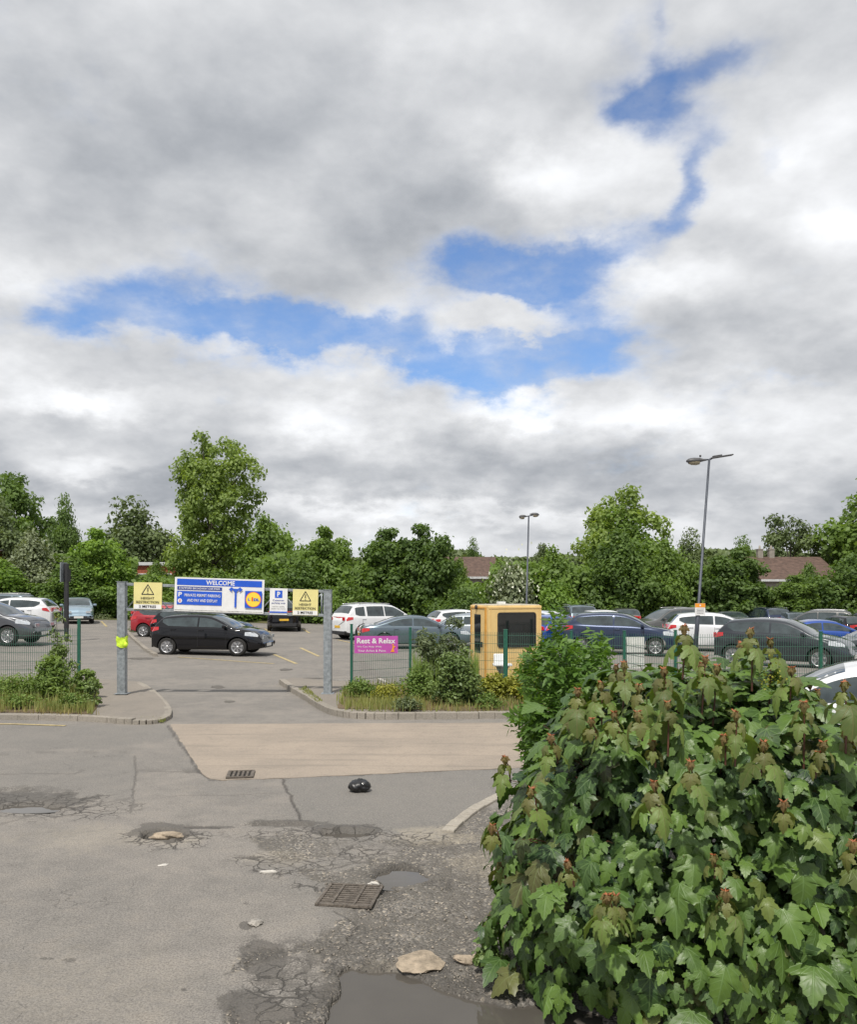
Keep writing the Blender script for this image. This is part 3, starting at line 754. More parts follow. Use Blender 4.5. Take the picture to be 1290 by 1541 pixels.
    for ax in c.ax:
        for sg in (-1, 1):
            if tm is None:
                w_ = t.build('wheel', RUB, root); r_ = q.build('rim', ALLOY, w_); tm, qm = w_.data, r_.data
            else:
                w_ = link(bpy.data.objects.new('wheel', tm), root); r_ = link(bpy.data.objects.new('rim', qm), w_)
            w_.location = (ax + sh, sg * (c.W / 2 - .115), c.wr); w_.rotation_euler = (0, random.uniform(0, 6), 0 if sg > 0 else math.pi)
    return root
protos = {}
def car(kind, colour, X, Y, deg, label, group, sc=1.0, cat='car', mirror_col=None, z=None):
    """deg: heading of the bonnet, counter-clockwise from +X"""
    if kind not in protos: protos[kind] = r_ = make_car(kind, colour); r_['c0'] = colour
    else:
        r_ = copy_tree(protos[kind])
        old = PAINT[protos[kind]['c0']]
        for ch in r_.children:
            if ch.name.startswith('body'): ch.material_slots[0].material = PAINT[colour]
            elif ch.name.startswith(('mirror', 'door_handle', 'bumper_trim')) and ch.data.materials[0] == old and colour != protos[kind]['c0']:
                ch.material_slots[0].link = 'OBJECT'; ch.material_slots[0].material = PAINT[colour]
    r_.location = (X, Y, float(gz(X, Y)) if z is None else z); r_.rotation_euler = (0, 0, R(deg)); r_.scale = (sc, sc, sc)
    tag(r_, label, cat, group); return r_
def carpx(kind, colour, px, py, deg, label, group, sc=1.0, **k_):
    p = G(px, py); return car(kind, colour, p.x, p.y, deg, label, group, sc, **k_)
g1 = 'cars parked in the row behind the height barrier'; g2 = 'cars parked on the left of the car park'; g3 = 'cars parked behind the mesh fence'
BLK = carpx('hatch', 'black', 321, 984, -7, 'black hatchback in full side view with silver alloy wheels, nearest in its row', g1)
BLK.scale = (1, 1, .95)
carpx('hatch', 'black', 307, 969.5, -5, 'black hatchback with red tail light directly behind the nearest black hatchback', g1, 1.0)
carpx('mini', 'red', 268, 958, -4, 'red hatchback seen in the parked row between the left barrier post and the black cars', g1, 1.04)
carpx('hatch', 'navy', 262, 949, -4, 'dark blue hatchback half hidden beyond the red hatchback', g1, .98)
carpx('saloon', 'slate', 262, 941, -4, 'blue grey saloon at the far end of the row beyond the red car', g1, .98)
carpx('suv', 'black', 428, 947.5, 99, 'black vehicle with yellow rear plate against the hedge, seen below the barrier signs', g1, .98, cat='car')
carpx('hatch', 'grey', -20, 969, -3, 'dark grey hatchback with silver alloy wheel behind the fence at the left edge', g2, 1.12)
carpx('hatch', 'white', 15, 949, 176, 'white hatchback with red tail light parked behind the dark grey hatchback', g2, 1.08).rotation_euler = (0, 0, R(184))
carpx('suv', 'slate', -8, 938, 180, 'dark grey estate with only its roof showing above the white hatchback', g2, .98)
carpx('hatch', 'ice', 117, 937, -67, 'pale blue hatchback facing forward beside the black sign pole', g2, 1.0)
bpy.context.view_layer.update()
carpx('suv', 'white', 573, 961, 35, 'white suv with dark windows parked beyond the pink banner', g3, 1.0)
carpx('saloon', 'slate', 625, 975, 10, 'blue grey coupe with red tail light behind the pink banner', g3, .98)
carpx('hatch', 'white', 700, 961, 22, 'white hatchback whose roof rises behind the pale compact car left of the yellow kiosk', g3, .98)
carpx('mini', 'silver', 690, 972, 165, 'pale silver compact car with red tail light next to the yellow kiosk', g3, 1.0)
carpx('suv', 'ice', 746, 948, 88, 'pale blue car mostly hidden behind the yellow kiosk', g3, .95)
carpx('hatch', 'white', 822, 966, 60, 'white hatchback just right of the yellow kiosk', g3, 1.02)
carpx('hatch', 'blue', 838, 975, 50, 'bright blue hatchback in front of the white one by the kiosk', g3, .98)
carpx('saloon', 'navy', 880, 973, 175, 'dark navy saloon behind the leafy shrub tops right of the kiosk', g3, 1.0)
carpx('hatch', 'white', 914, 956, 30, 'small white car with only its roof showing right of the kiosk', g3, .98)
carpx('hatch', 'navy', 936, 984, -14, 'dark navy hatchback with long bonnet behind the white board on the fence', g3, 1.12)
carpx('suv', 'bronze', 1006, 963, 196, 'grey suv parked left of the tall lamp post', g3, 1.0)
carpx('hatch', 'white', 1080, 979, -8, 'white crossover parked directly behind the tall lamp post', g3, 1.12)
carpx('hatch', 'gunmetal', 1182, 1002, -36, 'large dark grey hatchback with pale windscreen behind the right fence posts', g3, 1.09)
carpx('saloon', 'blue', 1238, 982, -8, 'bright blue saloon parked beyond the large dark grey hatchback', g3, 1.06)
carpx('saloon', 'gunmetal', 1330, 996, 180, 'dark saloon at the right edge in front of the blue saloon', g3, 1.0)
far = [(865, 953, 95, 'suv', 'slate', 'slate grey car against the hedge just right of the kiosk'), (938, 950, 88, 'hatch', 'bronze', 'dull grey car roof against the hedge above the white board'),
       (1040, 951, 90, 'hatch', 'gunmetal', 'dark hatchback roof just left of the tall lamp post'), (1098, 952, 86, 'saloon', 'silver', 'silver saloon against the hedge right of the tall lamp post'),
       (1150, 953, 95, 'suv', 'navy', 'navy suv roof against the hedge left of the bright blue saloon'), (1192, 956, 84, 'hatch', 'slate', 'blue grey hatchback against the hedge above the blue saloon'),
       (1225, 962, 150, 'suv', 'bronze', 'bronze grey suv beyond the blue saloon'), (1268, 967, 92, 'hatch', 'black', 'black hatchback with yellow rear plate at the far right'), (1310, 965, 90, 'suv', 'black', 'black suv cut by the right edge by the hedge')]
for px, py, dg_, k_, c_, lb in far: carpx(k_, c_, px, py, dg_, lb, g3)
# the near white car in the street on the right
car('hatch', 'white', 5.45, 10.9, 156, 'white car close by behind the right side of the sycamore bush', None, 1.0)

# ---------------------------------------------------------------- lettering
def text_vf(s_, w=None, h=None, bold=.0, depth=.004):
    cu = bpy.data.curves.new('t', 'FONT'); cu.body = s_; cu.size = 1; cu.extrude = 0; cu.offset = bold; cu.resolution_u = 3
    o = bpy.data.objects.new('t', cu); col.objects.link(o)
    dg = bpy.context.evaluated_depsgraph_get(); dg.update(); me = bpy.data.meshes.new_from_object(o.evaluated_get(dg))
    V_ = np.array([v.co[:] for v in me.vertices]); Fc = [list(p.vertices) for p in me.polygons]
    bpy.data.objects.remove(o); bpy.data.meshes.remove(me)
    mn, mx_ = V_.min(0), V_.max(0); sz = mx_ - mn
    sx = w / sz[0] if w else h / sz[1]; sy = h / sz[1] if h else sx
    V_[:, 0] = (V_[:, 0] - (mn[0] + mx_[0]) / 2) * sx; V_[:, 1] = (V_[:, 1] - (mn[1] + mx_[1]) / 2) * sy
    return V_, Fc
class Board:
    """flat sign facing the road: x to the right, z up from its centre"""
    def __init__(s, name, loc, w, h, m, label, cat, tilt=0.0, thick=.012, group=None):
        s.root = empty(name, loc); s.root.rotation_euler = (0, R(tilt), 0); tag(s.root, label, cat, group); s.t = thick; s.n = 0
        MB().box((0, 0, 0), (w, thick, h), bev=.002).build('panel', m, s.root)
    def lay(s): s.n += 1; return -s.t / 2 - .0015 * s.n - .002
    def rect(s, x, z, w, h, m, name='printed_field'):
        y = s.lay(); V_ = [(x - w / 2, y, z - h / 2), (x + w / 2, y, z - h / 2), (x + w / 2, y, z + h / 2), (x - w / 2, y, z + h / 2)]
        return mesh_np(name, V_, [(0, 1, 2, 3)], m, s.root)
    def text(s, t, x, z, w, h, m, bold=.012):
        y = s.lay(); V_, Fc = text_vf(t, w, h, bold); return mesh_np('lettering', [(x + p[0], y, z + p[1]) for p in V_], Fc, m, s.root)
    def poly(s, pts, m, name='symbol'):
        y = s.lay(); return mesh_np(name, [(a, y, b_) for a, b_ in pts], [list(range(len(pts)))], m, s.root)
    def ring(s, x, z, r0, r1, m, name='symbol', n=32):
        y = s.lay(); V_ = []; Fc = []
        for k_ in range(n):
            a = 2 * math.pi * k_ / n; V_ += [(x + r0 * math.cos(a), y, z + r0 * math.sin(a)), (x + r1 * math.cos(a), y, z + r1 * math.sin(a))]
            Fc.append((2 * k_, 2 * k_ + 1, (2 * k_ + 3) % (2 * n), (2 * k_ + 2) % (2 * n)))
        return mesh_np(name, V_, Fc, m, s.root)
    def strokes(s, segs, w, m, name='symbol'):
        y = s.lay(); V_ = []; Fc = []
        for (a, b_) in segs:
            a = Vector(a); b_ = Vector(b_); d_ = (b_ - a).normalized(); p = Vector((-d_.y, d_.x)) * w / 2; a = a - d_ * w * .3; b_ = b_ + d_ * w * .3; k_ = len(V_)
            V_ += [(q.x, y, q.y) for q in (a - p, b_ - p, b_ + p, a + p)]; Fc.append((k_, k_ + 1, k_ + 2, k_ + 3)); y -= .0003
        return mesh_np(name, V_, Fc, m, s.root)
BLUE = mat('sign_blue', (.015, .10, .60), .45, var=.06); WHITE = mat('sign_white', (.80, .80, .79), .45, var=.05, scale=5); CREAM = mat('sign_yellow', (.78, .70, .30), .5, var=.06, scale=4)
INK = mat('sign_black', (.03, .03, .03), .5); YEL = mat('emblem_yellow', (.90, .66, .06), .45, var=.03); REDI = mat('emblem_red', (.75, .03, .02), .45, var=.03); NAVI = mat('sign_navy', (.02, .05, .28), .5)
PINK = mat('banner_pink', (.50, .085, .40), .6, var=.06); ORG = mat('sign_orange', (.85, .33, .03), .5, var=.04)
GALV = mat('galvanised_steel', (.32, .35, .37), .5, .35, var=.22, scale=14, bump=.1)
# ---------------------------------------------------------------- height barrier
BY = 18.9
barrier = empty('height_barrier', (-4.4, BY, 0)); tag(barrier, 'grey galvanised steel height barrier frame spanning the car park entrance', 'height barrier')
def bl(px, py, dy=0.0):
    p = XZ(px, py, BY); return Vector((p.x + 4.4, dy, p.z))
for i, (xa, xb, yt) in enumerate(((177.5, 189.5, 875.5), (487, 499.5, 888))):
    a = bl((xa + xb) / 2, 1050); T = bl(0, yt).z
    pm = MB().box((a.x, 0, T / 2), (.175, .175, T), bev=.012)
    pm.box((a.x, 0, T + .004), (.19, .19, .012))
    pm.box((a.x, 0, .085 + .012), (.28, .28, .014), bev=.004)
    pm.build('post', GALV, barrier)
tl, tr, bl_, br = bl(189.5, 879), bl(487, 890), bl(189.5, 917), bl(487, 926)
for a, b_, nm in ((tl, tr, 'top_rail'), (bl_, br, 'bottom_rail')):
    d_ = b_ - a; M = Matrix.Rotation(-math.atan2(d_.z, d_.x), 3, 'Y'); MB().box((a + b_) / 2, (d_.length, .06, .06), M=M, bev=.006).build(nm, GALV, barrier)
nb = 9; br_ = MB()
for i in range(nb):
    a = (tl if i % 2 else bl_).lerp(tr if i % 2 else br, i / nb); b_ = (bl_ if i % 2 else tl).lerp(br if i % 2 else tr, (i + 1) / nb); br_.tube([a, b_], .014, 6)
br_.tube([bl(478, 889), bl(478, 926)], .02, 6); br_.tube([bl(484, 889), bl(484, 926)], .02, 6)
br_.build('lattice', GALV, barrier)
def board_px(name, x0, y0, x1, y1, m, label, cat, dy=-.05, Y=BY, tilt=0, **k_):
    a = XZ((x0 + x1) / 2, (y0 + y1) / 2, Y); w = (x1 - x0) / F * Y; h = (y1 - y0) / F * Y
    return Board(name, (a.x, Y + dy, a.z), w, h, m, label, cat, tilt, **k_), w, h
def warning(x0, y0, x1, y1, label, tilt):
    B, w, h = board_px('height_warning_sign', x0, y0, x1, y1, CREAM, label, 'sign', tilt=tilt, group='yellow height restriction signs')
    B.rect(0, -h * .40, w * .96, h * .17, WHITE)
    B.strokes([((-w * .21, h * .06), (0, h * .42)), ((0, h * .42), (w * .21, h * .06)), ((-w * .21, h * .06), (w * .21, h * .06))], w * .03, INK, 'warning_triangle')
    B.strokes([((0, h * .30), (0, h * .17))], w * .035, INK, 'exclamation_mark'); B.rect(0, h * .105, w * .035, h * .03, INK, 'exclamation_mark')
    B.text('HEIGHT', 0, -h * .08, w * .48, h * .085, INK); B.text('RESTRICTION', 0, -h * .225, w * .80, h * .09, INK); B.text('2 METRES', 0, -h * .39, w * .60, h * .09, INK)
warning(202, 876.5, 244.5, 917, 'yellow height restriction 2 metres sign next to the left barrier post', 1.0)
warning(441, 887, 479, 926, 'yellow height restriction 2 metres sign next to the right barrier post', 1.2)
B, w, h = board_px('welcome_sign', 263.5, 870.5, 398, 921.5, WHITE, 'large blue and white welcome sign with yellow round emblem in the middle of the barrier', 'sign', tilt=1.9, dy=-.06)
B.rect(0, h * .365, w * .95, h * .185, BLUE); B.text('WELCOME', w * .01, h * .365, w * .32, h * .13, WHITE, .02)
B.rect(-w * .22, h * .185, w * .50, h * .10, NAVI); B.text('STAMFORD BROADWAY CAR PARK', -w * .22, h * .185, w * .46, h * .055, WHITE, .008)
B.rect(-w * .22, -h * .10, w * .50, h * .40, BLUE)
B.text('P', -w * .435, -h * .0, w * .04, h * .13, WHITE, .03); B.ring(-w * .435, -h * .19, 0.0001, w * .024, WHITE); B.rect(-w * .435, -h * .19, w * .012, h * .07, REDI, 'symbol')
B.text('PRIVATE PERMIT PARKING', -w * .185, -h * .02, w * .40, h * .085, WHITE, .012); B.text('AND PAY AND DISPLAY', -w * .185, -h * .17, w * .34, h * .085, WHITE, .012)
aw = w * .018; ax_ = w * .185
B.strokes([((ax_, -h * .32), (ax_, h * .13))], aw * 1.15, BLUE, 'arrow'); B.strokes([((ax_, h * .12), (ax_ - w * .04, h * .22)), ((ax_, h * .12), (ax_ + w * .04, h * .22)), ((ax_ - w * .03, h * .19), (ax_ + w * .03, h * .19))], aw * .9, BLUE, 'arrow')
B.poly([(ax_ - w * .078, h * .19), (ax_ - w * .042, h * .11), (ax_ - w * .042, h * .27)], BLUE, 'arrow'); B.poly([(ax_ + w * .078, h * .19), (ax_ + w * .042, h * .27), (ax_ + w * .042, h * .11)], BLUE, 'arrow')
ex, ez, er = w * .385, -h * .09, h * .235
B.rect(ex, ez, er * 2.12, er * 2.12, BLUE, 'emblem_field'); B.ring(ex, ez, .0001, er * .97, REDI, 'emblem_ring'); B.ring(ex, ez, .0001, er * .90, YEL, 'emblem_disc')
B.text('L', ex - er * .52, ez, er * .28, er * .34, BLUE, .05); B.text('i', ex - er * .12, ez + er * .06, er * .17, er * .52, REDI, .05); B.text('DL', ex + er * .40, ez, er * .72, er * .34, BLUE, .05)
B.rect(0, -h * .46, w * .98, h * .02, mat('sign_scuff', (.45, .44, .40), .7, var=.4, scale=20), 'scuffed_edge')
B, w, h = board_px('parking_sign', 406.5, 885.5, 433, 925, WHITE, 'narrow white sign with blue parking square between welcome sign and right yellow sign', 'sign', tilt=1.2)
B.rect(0, h * .28, w * .42, h * .28, BLUE); B.text('P', 0, h * .28, w * .17, h * .19, WHITE, .03)
B.text('Customer', 0, h * .05, w * .66, h * .06, NAVI); B.text('parking only', 0, -h * .06, w * .78, h * .07, NAVI); B.text('terms apply', 0, -h * .19, w * .7, h * .045, INK, .0); B.text('please read notice', 0, -h * .27, w * .8, h * .045, INK, .0)
B.rect(0, -h * .40, w, h * .05, BLUE)
# hi-vis cloth
HV = mat('fluorescent_cloth', (.62, .85, .05), .7, var=.1, scale=20, bump=.4, bscale=30)
cl = MB(); a = XZ(183.5, 965, BY); rng = random.Random(4); V_ = []; Fc = []
nn_, mm = 20, 9
for i in range(mm):
    zz = a.z + .11 - .22 * i / (mm - 1)
    for k_ in range(nn_):
        an = 2 * math.pi * k_ / nn_; r_ = .112 + .008 * math.sin(an * 3 + i) + rng.uniform(-.005, .006); c_, s_ = math.cos(an), math.sin(an); mxx = max(abs(c_), abs(s_))
        V_.append((a.x + c_ / mxx ** .6 * r_, BY + s_ / mxx ** .6 * r_, zz + .02 * math.sin(an * 2 + 1) + (.015 if i in (0, mm - 1) else 0) * rng.uniform(-1, 1)))
for i in range(mm - 1):
    for k_ in range(nn_): Fc.append((i * nn_ + k_, i * nn_ + (k_ + 1) % nn_, (i + 1) * nn_ + (k_ + 1) % nn_, (i + 1) * nn_ + k_))
cl.add(V_, Fc, True); fl = [(a.x + .10, BY - .13, a.z + .02), (a.x + .18, BY - .15, a.z - .06), (a.x + .14, BY - .15, a.z - .14), (a.x + .06, BY - .14, a.z - .12)]
cl.add(fl + [(p[0], p[1] + .01, p[2]) for p in fl], [(0, 1, 2, 3), (7, 6, 5, 4), (0, 4, 5, 1), (1, 5, 6, 2), (2, 6, 7, 3), (3, 7, 4, 0)], True)
tag(cl.build('tied_cloth', HV), 'bright yellow green cloth tied round the left barrier post', 'cloth')

# ---------------------------------------------------------------- mesh fences
FG = mat('fence_green', (.018, .115, .075), .5, var=.15, scale=20); WIRE = mat('fence_wire', (.06, .15, .11), .5, var=.15, scale=20)
def wires(mb, a, b_, h0, h1, r=.0034):
    d_ = b_ - a; L_ = d_.length; n = int(L_ / .05); u_ = d_.normalized(); nrm = Vector((-u_.y, u_.x, 0))
    def bar(p, q, r_):
        ax = (q - p).normalized(); s1 = nrm * r_; s2 = ax.cross(nrm).normalized() * r_
        mb.add([p - s1 - s2, p + s1 - s2, p + s1 + s2, p - s1 + s2, q - s1 - s2, q + s1 - s2, q + s1 + s2, q - s1 + s2], [(0, 1, 5, 4), (1, 2, 6, 5), (2, 3, 7, 6), (3, 0, 4, 7)])
    for i in range(n + 1):
        p = a.lerp(b_, i / n); bar(p + Vector((0, 0, h0)), p + Vector((0, 0, h1)), r)
    z = h0 + .02
    while z <= h1 + .001:
        bar(a + Vector((0, 0, z)) + nrm * .008, b_ + Vector((0, 0, z)) + nrm * .008, r * 1.2); z += .2
def fence(posts, label, w=.06):
    """posts: (px, base py, top py)"""
    root = empty('mesh_fence', G(posts[0][0], posts[0][1])); tag(root, label, 'fence'); o0 = root.location.copy(); P_ = []
    for px, py, ty in posts:
        p = G(px, py); hT = (XZ(px, ty, p.y).z) - p.z; P_.append((p - o0, hT))
        ww = w * (1.5 if px == 761 else 1)
        MB().box(p - o0 + Vector((0, 0, hT / 2)), (ww, ww, hT), bev=.004).box(p - o0 + Vector((0, 0, hT + .008)), (ww + .01, ww + .01, .016), bev=.004).build('post', FG, root)
    for (a, ha), (b_, hb) in zip(P_[:-1], P_[1:]):
        m = MB(); wires(m, a, b_, .08, min(ha, hb) - .05); m.build('mesh_panel', WIRE, root)
fence([(-190, 1040, 944), (-40, 1040, 942), (118.5, 1041, 932)], 'green wire mesh fence behind the weeds at the left edge')
fence([(529, 1042, 940), (617.5, 1036, 945), (761, 1040, 948), (860, 1043, 950), (940, 1045, 950), (1017, 1046, 949), (1131, 1047, 951), (1236, 1048, 951), (1340, 1050, 952), (1480, 1052, 952)], 'long green wire mesh fence running right from the entrance past the yellow kiosk')
B, w, h = board_px('pink_banner', 533.5, 957, 599, 983, PINK, 'pink banner reading Rest & Relax on the mesh fence', 'banner', Y=19.7, dy=-.02)
B.text('Rest & Relax', -w * .0, h * .22, w * .88, h * .30, WHITE, .02); B.text('We Can Help With', -w * .16, -h * .13, w * .56, h * .13, WHITE, .0); B.text('Your Aches & Pains', -w * .10, -h * .35, w * .64, h * .13, WHITE, .0)
B.poly([(w * .33, -h * .42), (w * .42, -h * .42), (w * .40, -h * .2), (w * .45, -h * .12), (w * .38, -h * .02), (w * .37, -h * .22)], ORG, 'figure_mark'); B.ring(w * .385, -h * .0, .0001, w * .018, ORG, 'figure_mark', 14)
FB = mat('blank_board', (.70, .71, .68), .6, var=.08)
fb_ = empty('fence_board', (0, 0, 0)); fb_.location = XZ(952.5, 982, 19.75); fb_.location.y -= .12; tag(fb_, 'blank white board in two pieces fixed to the mesh fence among the shrub leaves', 'board')
MB().box((0, 0, .19), (.47, .014, .36), bev=.003).build('upper_panel', FB, fb_); MB().box((0, 0, -.19), (.47, .014, .33), bev=.003).build('lower_panel', FB, fb_)

# ---------------------------------------------------------------- yellow kiosk
KY = mat('kiosk_yellow', (.77, .54, .225), .6, var=.07, scale=3, bump=.05, bscale=30); KT = mat('kiosk_trim', (.52, .47, .36), .5); KG = mat('kiosk_glass', (.012, .014, .015), .05, var=.3, scale=3, spec=.8, coat=.5)
KM = mat('dark_metal', (.05, .045, .04), .5, .3)
a_ = R(19); kp = Vector((1.52, 21.9, 0)); kio = empty('kiosk', kp, a_); kio.location.z = 0; tag(kio, 'yellow cream attendant kiosk with dark window and narrow door behind the fence', 'kiosk')
KW, KD, KH = 1.50, 1.25, 1.95
MB().box((KW / 2, KD / 2, KH / 2), (KW, KD, KH), bev=.022).build('wall', KY, kio)
MB().box((KW / 2, KD / 2, KH + .008), (KW - .08, KD - .08, .035), bev=.01).build('roof', KT, kio)
MB().box((KW * .42, KD / 2, KH + .055), (.20, .16, .08), bev=.02).build('roof_vent', FB, kio)
wf = MB(); wx0, wx1, wz0, wz1 = .25, 1.33, .88, 1.78
def rrect(x0, z0, x1, z1, r, n=5):
    P_ = []
    for cx, cz, a0 in ((x1 - r, z1 - r, 0), (x0 + r, z1 - r, 90), (x0 + r, z0 + r, 180), (x1 - r, z0 + r, 270)):
        for k_ in range(n + 1): an = R(a0 + 90 * k_ / n); P_.append((cx + r * math.cos(an), cz + r * math.sin(an)))
    return P_
def ringbox(P1, P2, y0, y1):
    n = len(P1); V_ = [(x, y0, z) for x, z in P1] + [(x, y0, z) for x, z in P2] + [(x, y1, z) for x, z in P1]
    return V_, [(k_, (k_ + 1) % n, n + (k_ + 1) % n, n + k_) for k_ in range(n)] + [(k_, 2 * n + k_, 2 * n + (k_ + 1) % n, (k_ + 1) % n) for k_ in range(n)]
wf.add(*ringbox(rrect(wx0, wz0, wx1, wz1, .07), rrect(wx0 + .03, wz0 + .03, wx1 - .03, wz1 - .03, .05), -.022, .0)); wfo = wf.build('window', PLAST, kio)
P_ = rrect(wx0 + .02, wz0 + .02, wx1 - .02, wz1 - .02, .05); gp = MB(); gp.add([(x, -.010, z) for x, z in P_], [list(range(len(P_)))]); gp.build('pane', KG, wfo)
for zz_ in (.05, .62): MB().box((KW / 2, -.002, zz_), (KW - .06, .008, .014), bev=.003).build('panel_seam', KY, kio)
for xx_ in (.07, KW - .07): MB().box((xx_, -.004, KH / 2), (.010, .008, KH - .08)).build('panel_seam', KY, kio)
MB().box((KW / 2, -.006, KH - .05), (KW - .02, .014, .05), bev=.004).build('roof_trim', KY, kio)
# door on the narrow side (facing -x)
door = MB().box((-.012, KD * .50, .98), (.03, KD * .74, 1.78), bev=.01).build('door', KY, kio)
fr = MB(); yy0, yy1 = KD * .13, KD * .87
for yv in (yy0 - .02, yy1 + .02): fr.box((-.02, yv, .98), (.045, .035, 1.84))
fr.box((-.02, KD * .5, 1.89), (.045, KD * .78, .03)); fr.build('door_frame', mat('kiosk_orange_trim', (.62, .33, .07), .5), kio)
MB().box((-.03, KD * .52, 1.22), (.012, .42, 1.0), bev=.004).build('window', KG, door); MB().box((-.06, KD * .24, .95), (.05, .03, .14), bev=.01).build('handle', KM, door)
MB().lathe([(.0001, -.03), (.05, -.03), (.06, 0), (.05, .02)], (-.05, KD * .55, 1.90), 12, 'X').build('lamp', KM, kio)
hb = MB().tube([(1.06, -.02, .76), (1.06, -.10, .76), (1.62, -.12, .72)], .014, 8); hb.tube([(1.06, -.10, .86), (1.04, -.11, .80), (1.06, -.10, .70)], .016, 8); hb.build('bar_handle', KM, kio)
# small white machine in front of the kiosk
tm_ = empty('pay_terminal', on(1.80, 21.0)); tag(tm_, 'small white topped terminal on a grey pillar in front of the yellow kiosk', 'terminal')
MB().lathe([(.13, 0), (.12, .05), (.07, .10), (.08, .32), (.17, .50), (.17, .52)], n=8, smooth=False).build('pillar', mat('grey_post_plastic', (.20, .21, .21), .6), tm_)
wb = MB(); wb.box((0, 0, .54), (.46, .34, .05), bev=.015); wb.box((-.04, .08, .67), (.34, .10, .26), M=Matrix.Rotation(R(-18), 3, 'X'), bev=.03); wb.build('white_top', mat('glossy_white', (.78, .79, .80), .3, var=.04), tm_)

# ---------------------------------------------------------------- lamp posts and poles
STEEL = mat('lamp_post_grey', (.075, .085, .105), .5, .3, var=.15, scale=8); LH = mat('lantern_grey', (.085, .085, .088), .5, var=.2, scale=10); LENS = mat('lantern_lens', (.33, .29, .20), .2, var=.2, scale=10, coat=.5)
def lantern(root, p, dx_, s_=1.0):
    """old street lantern pointing along dx_"""
    m = MB(); P_ = [(0, .03), (.1, .055), (.25, .11), (.50, .13), (.68, .11), (.78, .05)]
    V_ = []; n = 12
    for x, r_ in P_:
        for k_ in range(n):
            an = 2 * math.pi * k_ / n; V_.append((p.x + dx_ * x * s_, p.y + math.cos(an) * r_ * 1.15 * s_, p.z + (math.sin(an) * r_ * (1.0 if math.sin(an) > 0 else .55) + .02 - .06 * x) * s_))
    Fc = [(i * n + k_, i * n + (k_ + 1) % n, (i + 1) * n + (k_ + 1) % n, (i + 1) * n + k_) for i in range(len(P_) - 1) for k_ in range(n)] + [list(range(n)), [(len(P_) - 1) * n + k_ for k_ in range(n)]]
    m.add(V_, Fc, True); o = m.build('lantern', LH, root)
    b_ = MB(); V_ = []
    for x, r_ in ((.28, .09), (.40, .115), (.58, .11), (.70, .07)):
        for k_ in range(n):
            an = math.pi + math.pi * k_ / (n - 1); V_.append((p.x + dx_ * x * s_, p.y + math.cos(an) * r_ * 1.1 * s_, p.z + (math.sin(an) * r_ * 1.15 - .04) * s_))
    b_.add(V_, [(i * n + k_, i * n + k_ + 1, (i + 1) * n + k_ + 1, (i + 1) * n + k_) for i in range(3) for k_ in range(n - 1)], True); b_.build('lens', LENS, o)
    return o
# tall leaning post
base = G(1046, 992); top = XZ(1068, 691, base.y); root = empty('lamp_post', base); tag(root, 'tall leaning grey lamp post with old lantern left and flat led head right', 'lamp post')
t_ = top - base; MB().tube([Vector((0, 0, -.05)), t_ * .22, t_ * .225, t_], [.085, .083, .055, .042], 12).build('pole', STEEL, root)
MB().tube([t_ - Vector((0, 0, .02)), t_ + Vector((-.28, 0, -.01))], .028).tube([t_ - Vector((0, 0, .02)), t_ + Vector((.10, 0, .03))], .035).build('arm', STEEL, root)
lantern(root, t_ + Vector((-.10, 0, -.06)), -1, .98); lh = MB().box(t_ + Vector((.47, 0, .10)), (.84, .26, .05), M=Matrix.Rotation(R(-9), 3, 'Y'), bev=.02).box(t_ + Vector((.30, 0, .125)), (.34, .18, .05), M=Matrix.Rotation(R(-9), 3, 'Y'), bev=.02)
lho = lh.build('led_head', LH, root); MB().lathe([(.035, -.04), (.04, .03), (.0001, .04)], t_ + Vector((-.34, 0, .12)), 10).build('sensor', PLAST, root)
B, w, h = board_px('notice_sign', 1046.5, 908, 1062, 926, WHITE, 'small white notice with orange top fixed to the tall lamp post', 'sign', Y=base.y - .10, dy=0)
B.rect(0, h * .33, w * .98, h * .33, ORG); B.rect(0, h * .33, w * .14, h * .12, WHITE, 'symbol')
for k_ in range(4): B.rect(0, h * (.04 - .12 * k_), w * (.75 - .1 * (k_ % 2)), h * .028, mat('small_print', (.25, .25, .25), .6), 'small_print')
# second post
base = G(791.5, 955); top = XZ(796, 777, base.y); root = empty('lamp_post', base); tag(root, 'lamp post with two lanterns behind the yellow kiosk', 'lamp post')
t_ = top - base; MB().tube([Vector((0, 0, -.05)), t_ * .22, t_ * .225, t_], [.08, .08, .055, .042], 12).build('pole', STEEL, root)
MB().tube([t_ + Vector((-.2, 0, -.02)), t_ + Vector((.2, 0, .06))], .03).build('arm', STEEL, root); lantern(root, t_ + Vector((-.08, 0, -.02)), -.7, .85); lantern(root, t_ + Vector((.05, 0, .10)), .8, .85)
# distant lamp columns on the left
for px, y0, y1, lb in ((157, 905, 803, 'thin grey lamp column above the shrubs on the left'), (273, 900, 838, 'short grey pole top in front of the low brick building')):
    b_ = Vector(((px - CX) / F * 68, 68, .6)); z1 = XZ(px, y1, 68).z; root = empty('lamp_post', b_); tag(root, lb, 'lamp post')
    MB().tube([(0, 0, -.6), (0, 0, z1 - .6)], [.11, .07], 8).build('pole', GALV, root); MB().box((.15 if px < 200 else 0, 0, z1 - .58), (.5, .3, .10), bev=.03).build('lantern', GALV, root)
# black sign pole on the left, its plate seen edge on
b_ = G(99.5, 965); z1 = XZ(99, 848, b_.y).z - b_.z; root = empty('sign_pole', b_); tag(root, 'black square pole with a grey plate seen edge on, by the pale blue car', 'sign pole')
MB().box((0, 0, z1 / 2), (.15, .15, z1), bev=.01).build('pole', PLAST, root); MB().box((-.10, -.05, z1 - .36), (.03, .5, .80), rz=R(-6), bev=.004).build('plate', GALV, root)
MB().box((.09, .0, z1 - .5), (.03, .36, .5), bev=.004).build('plate', PLAST, root)

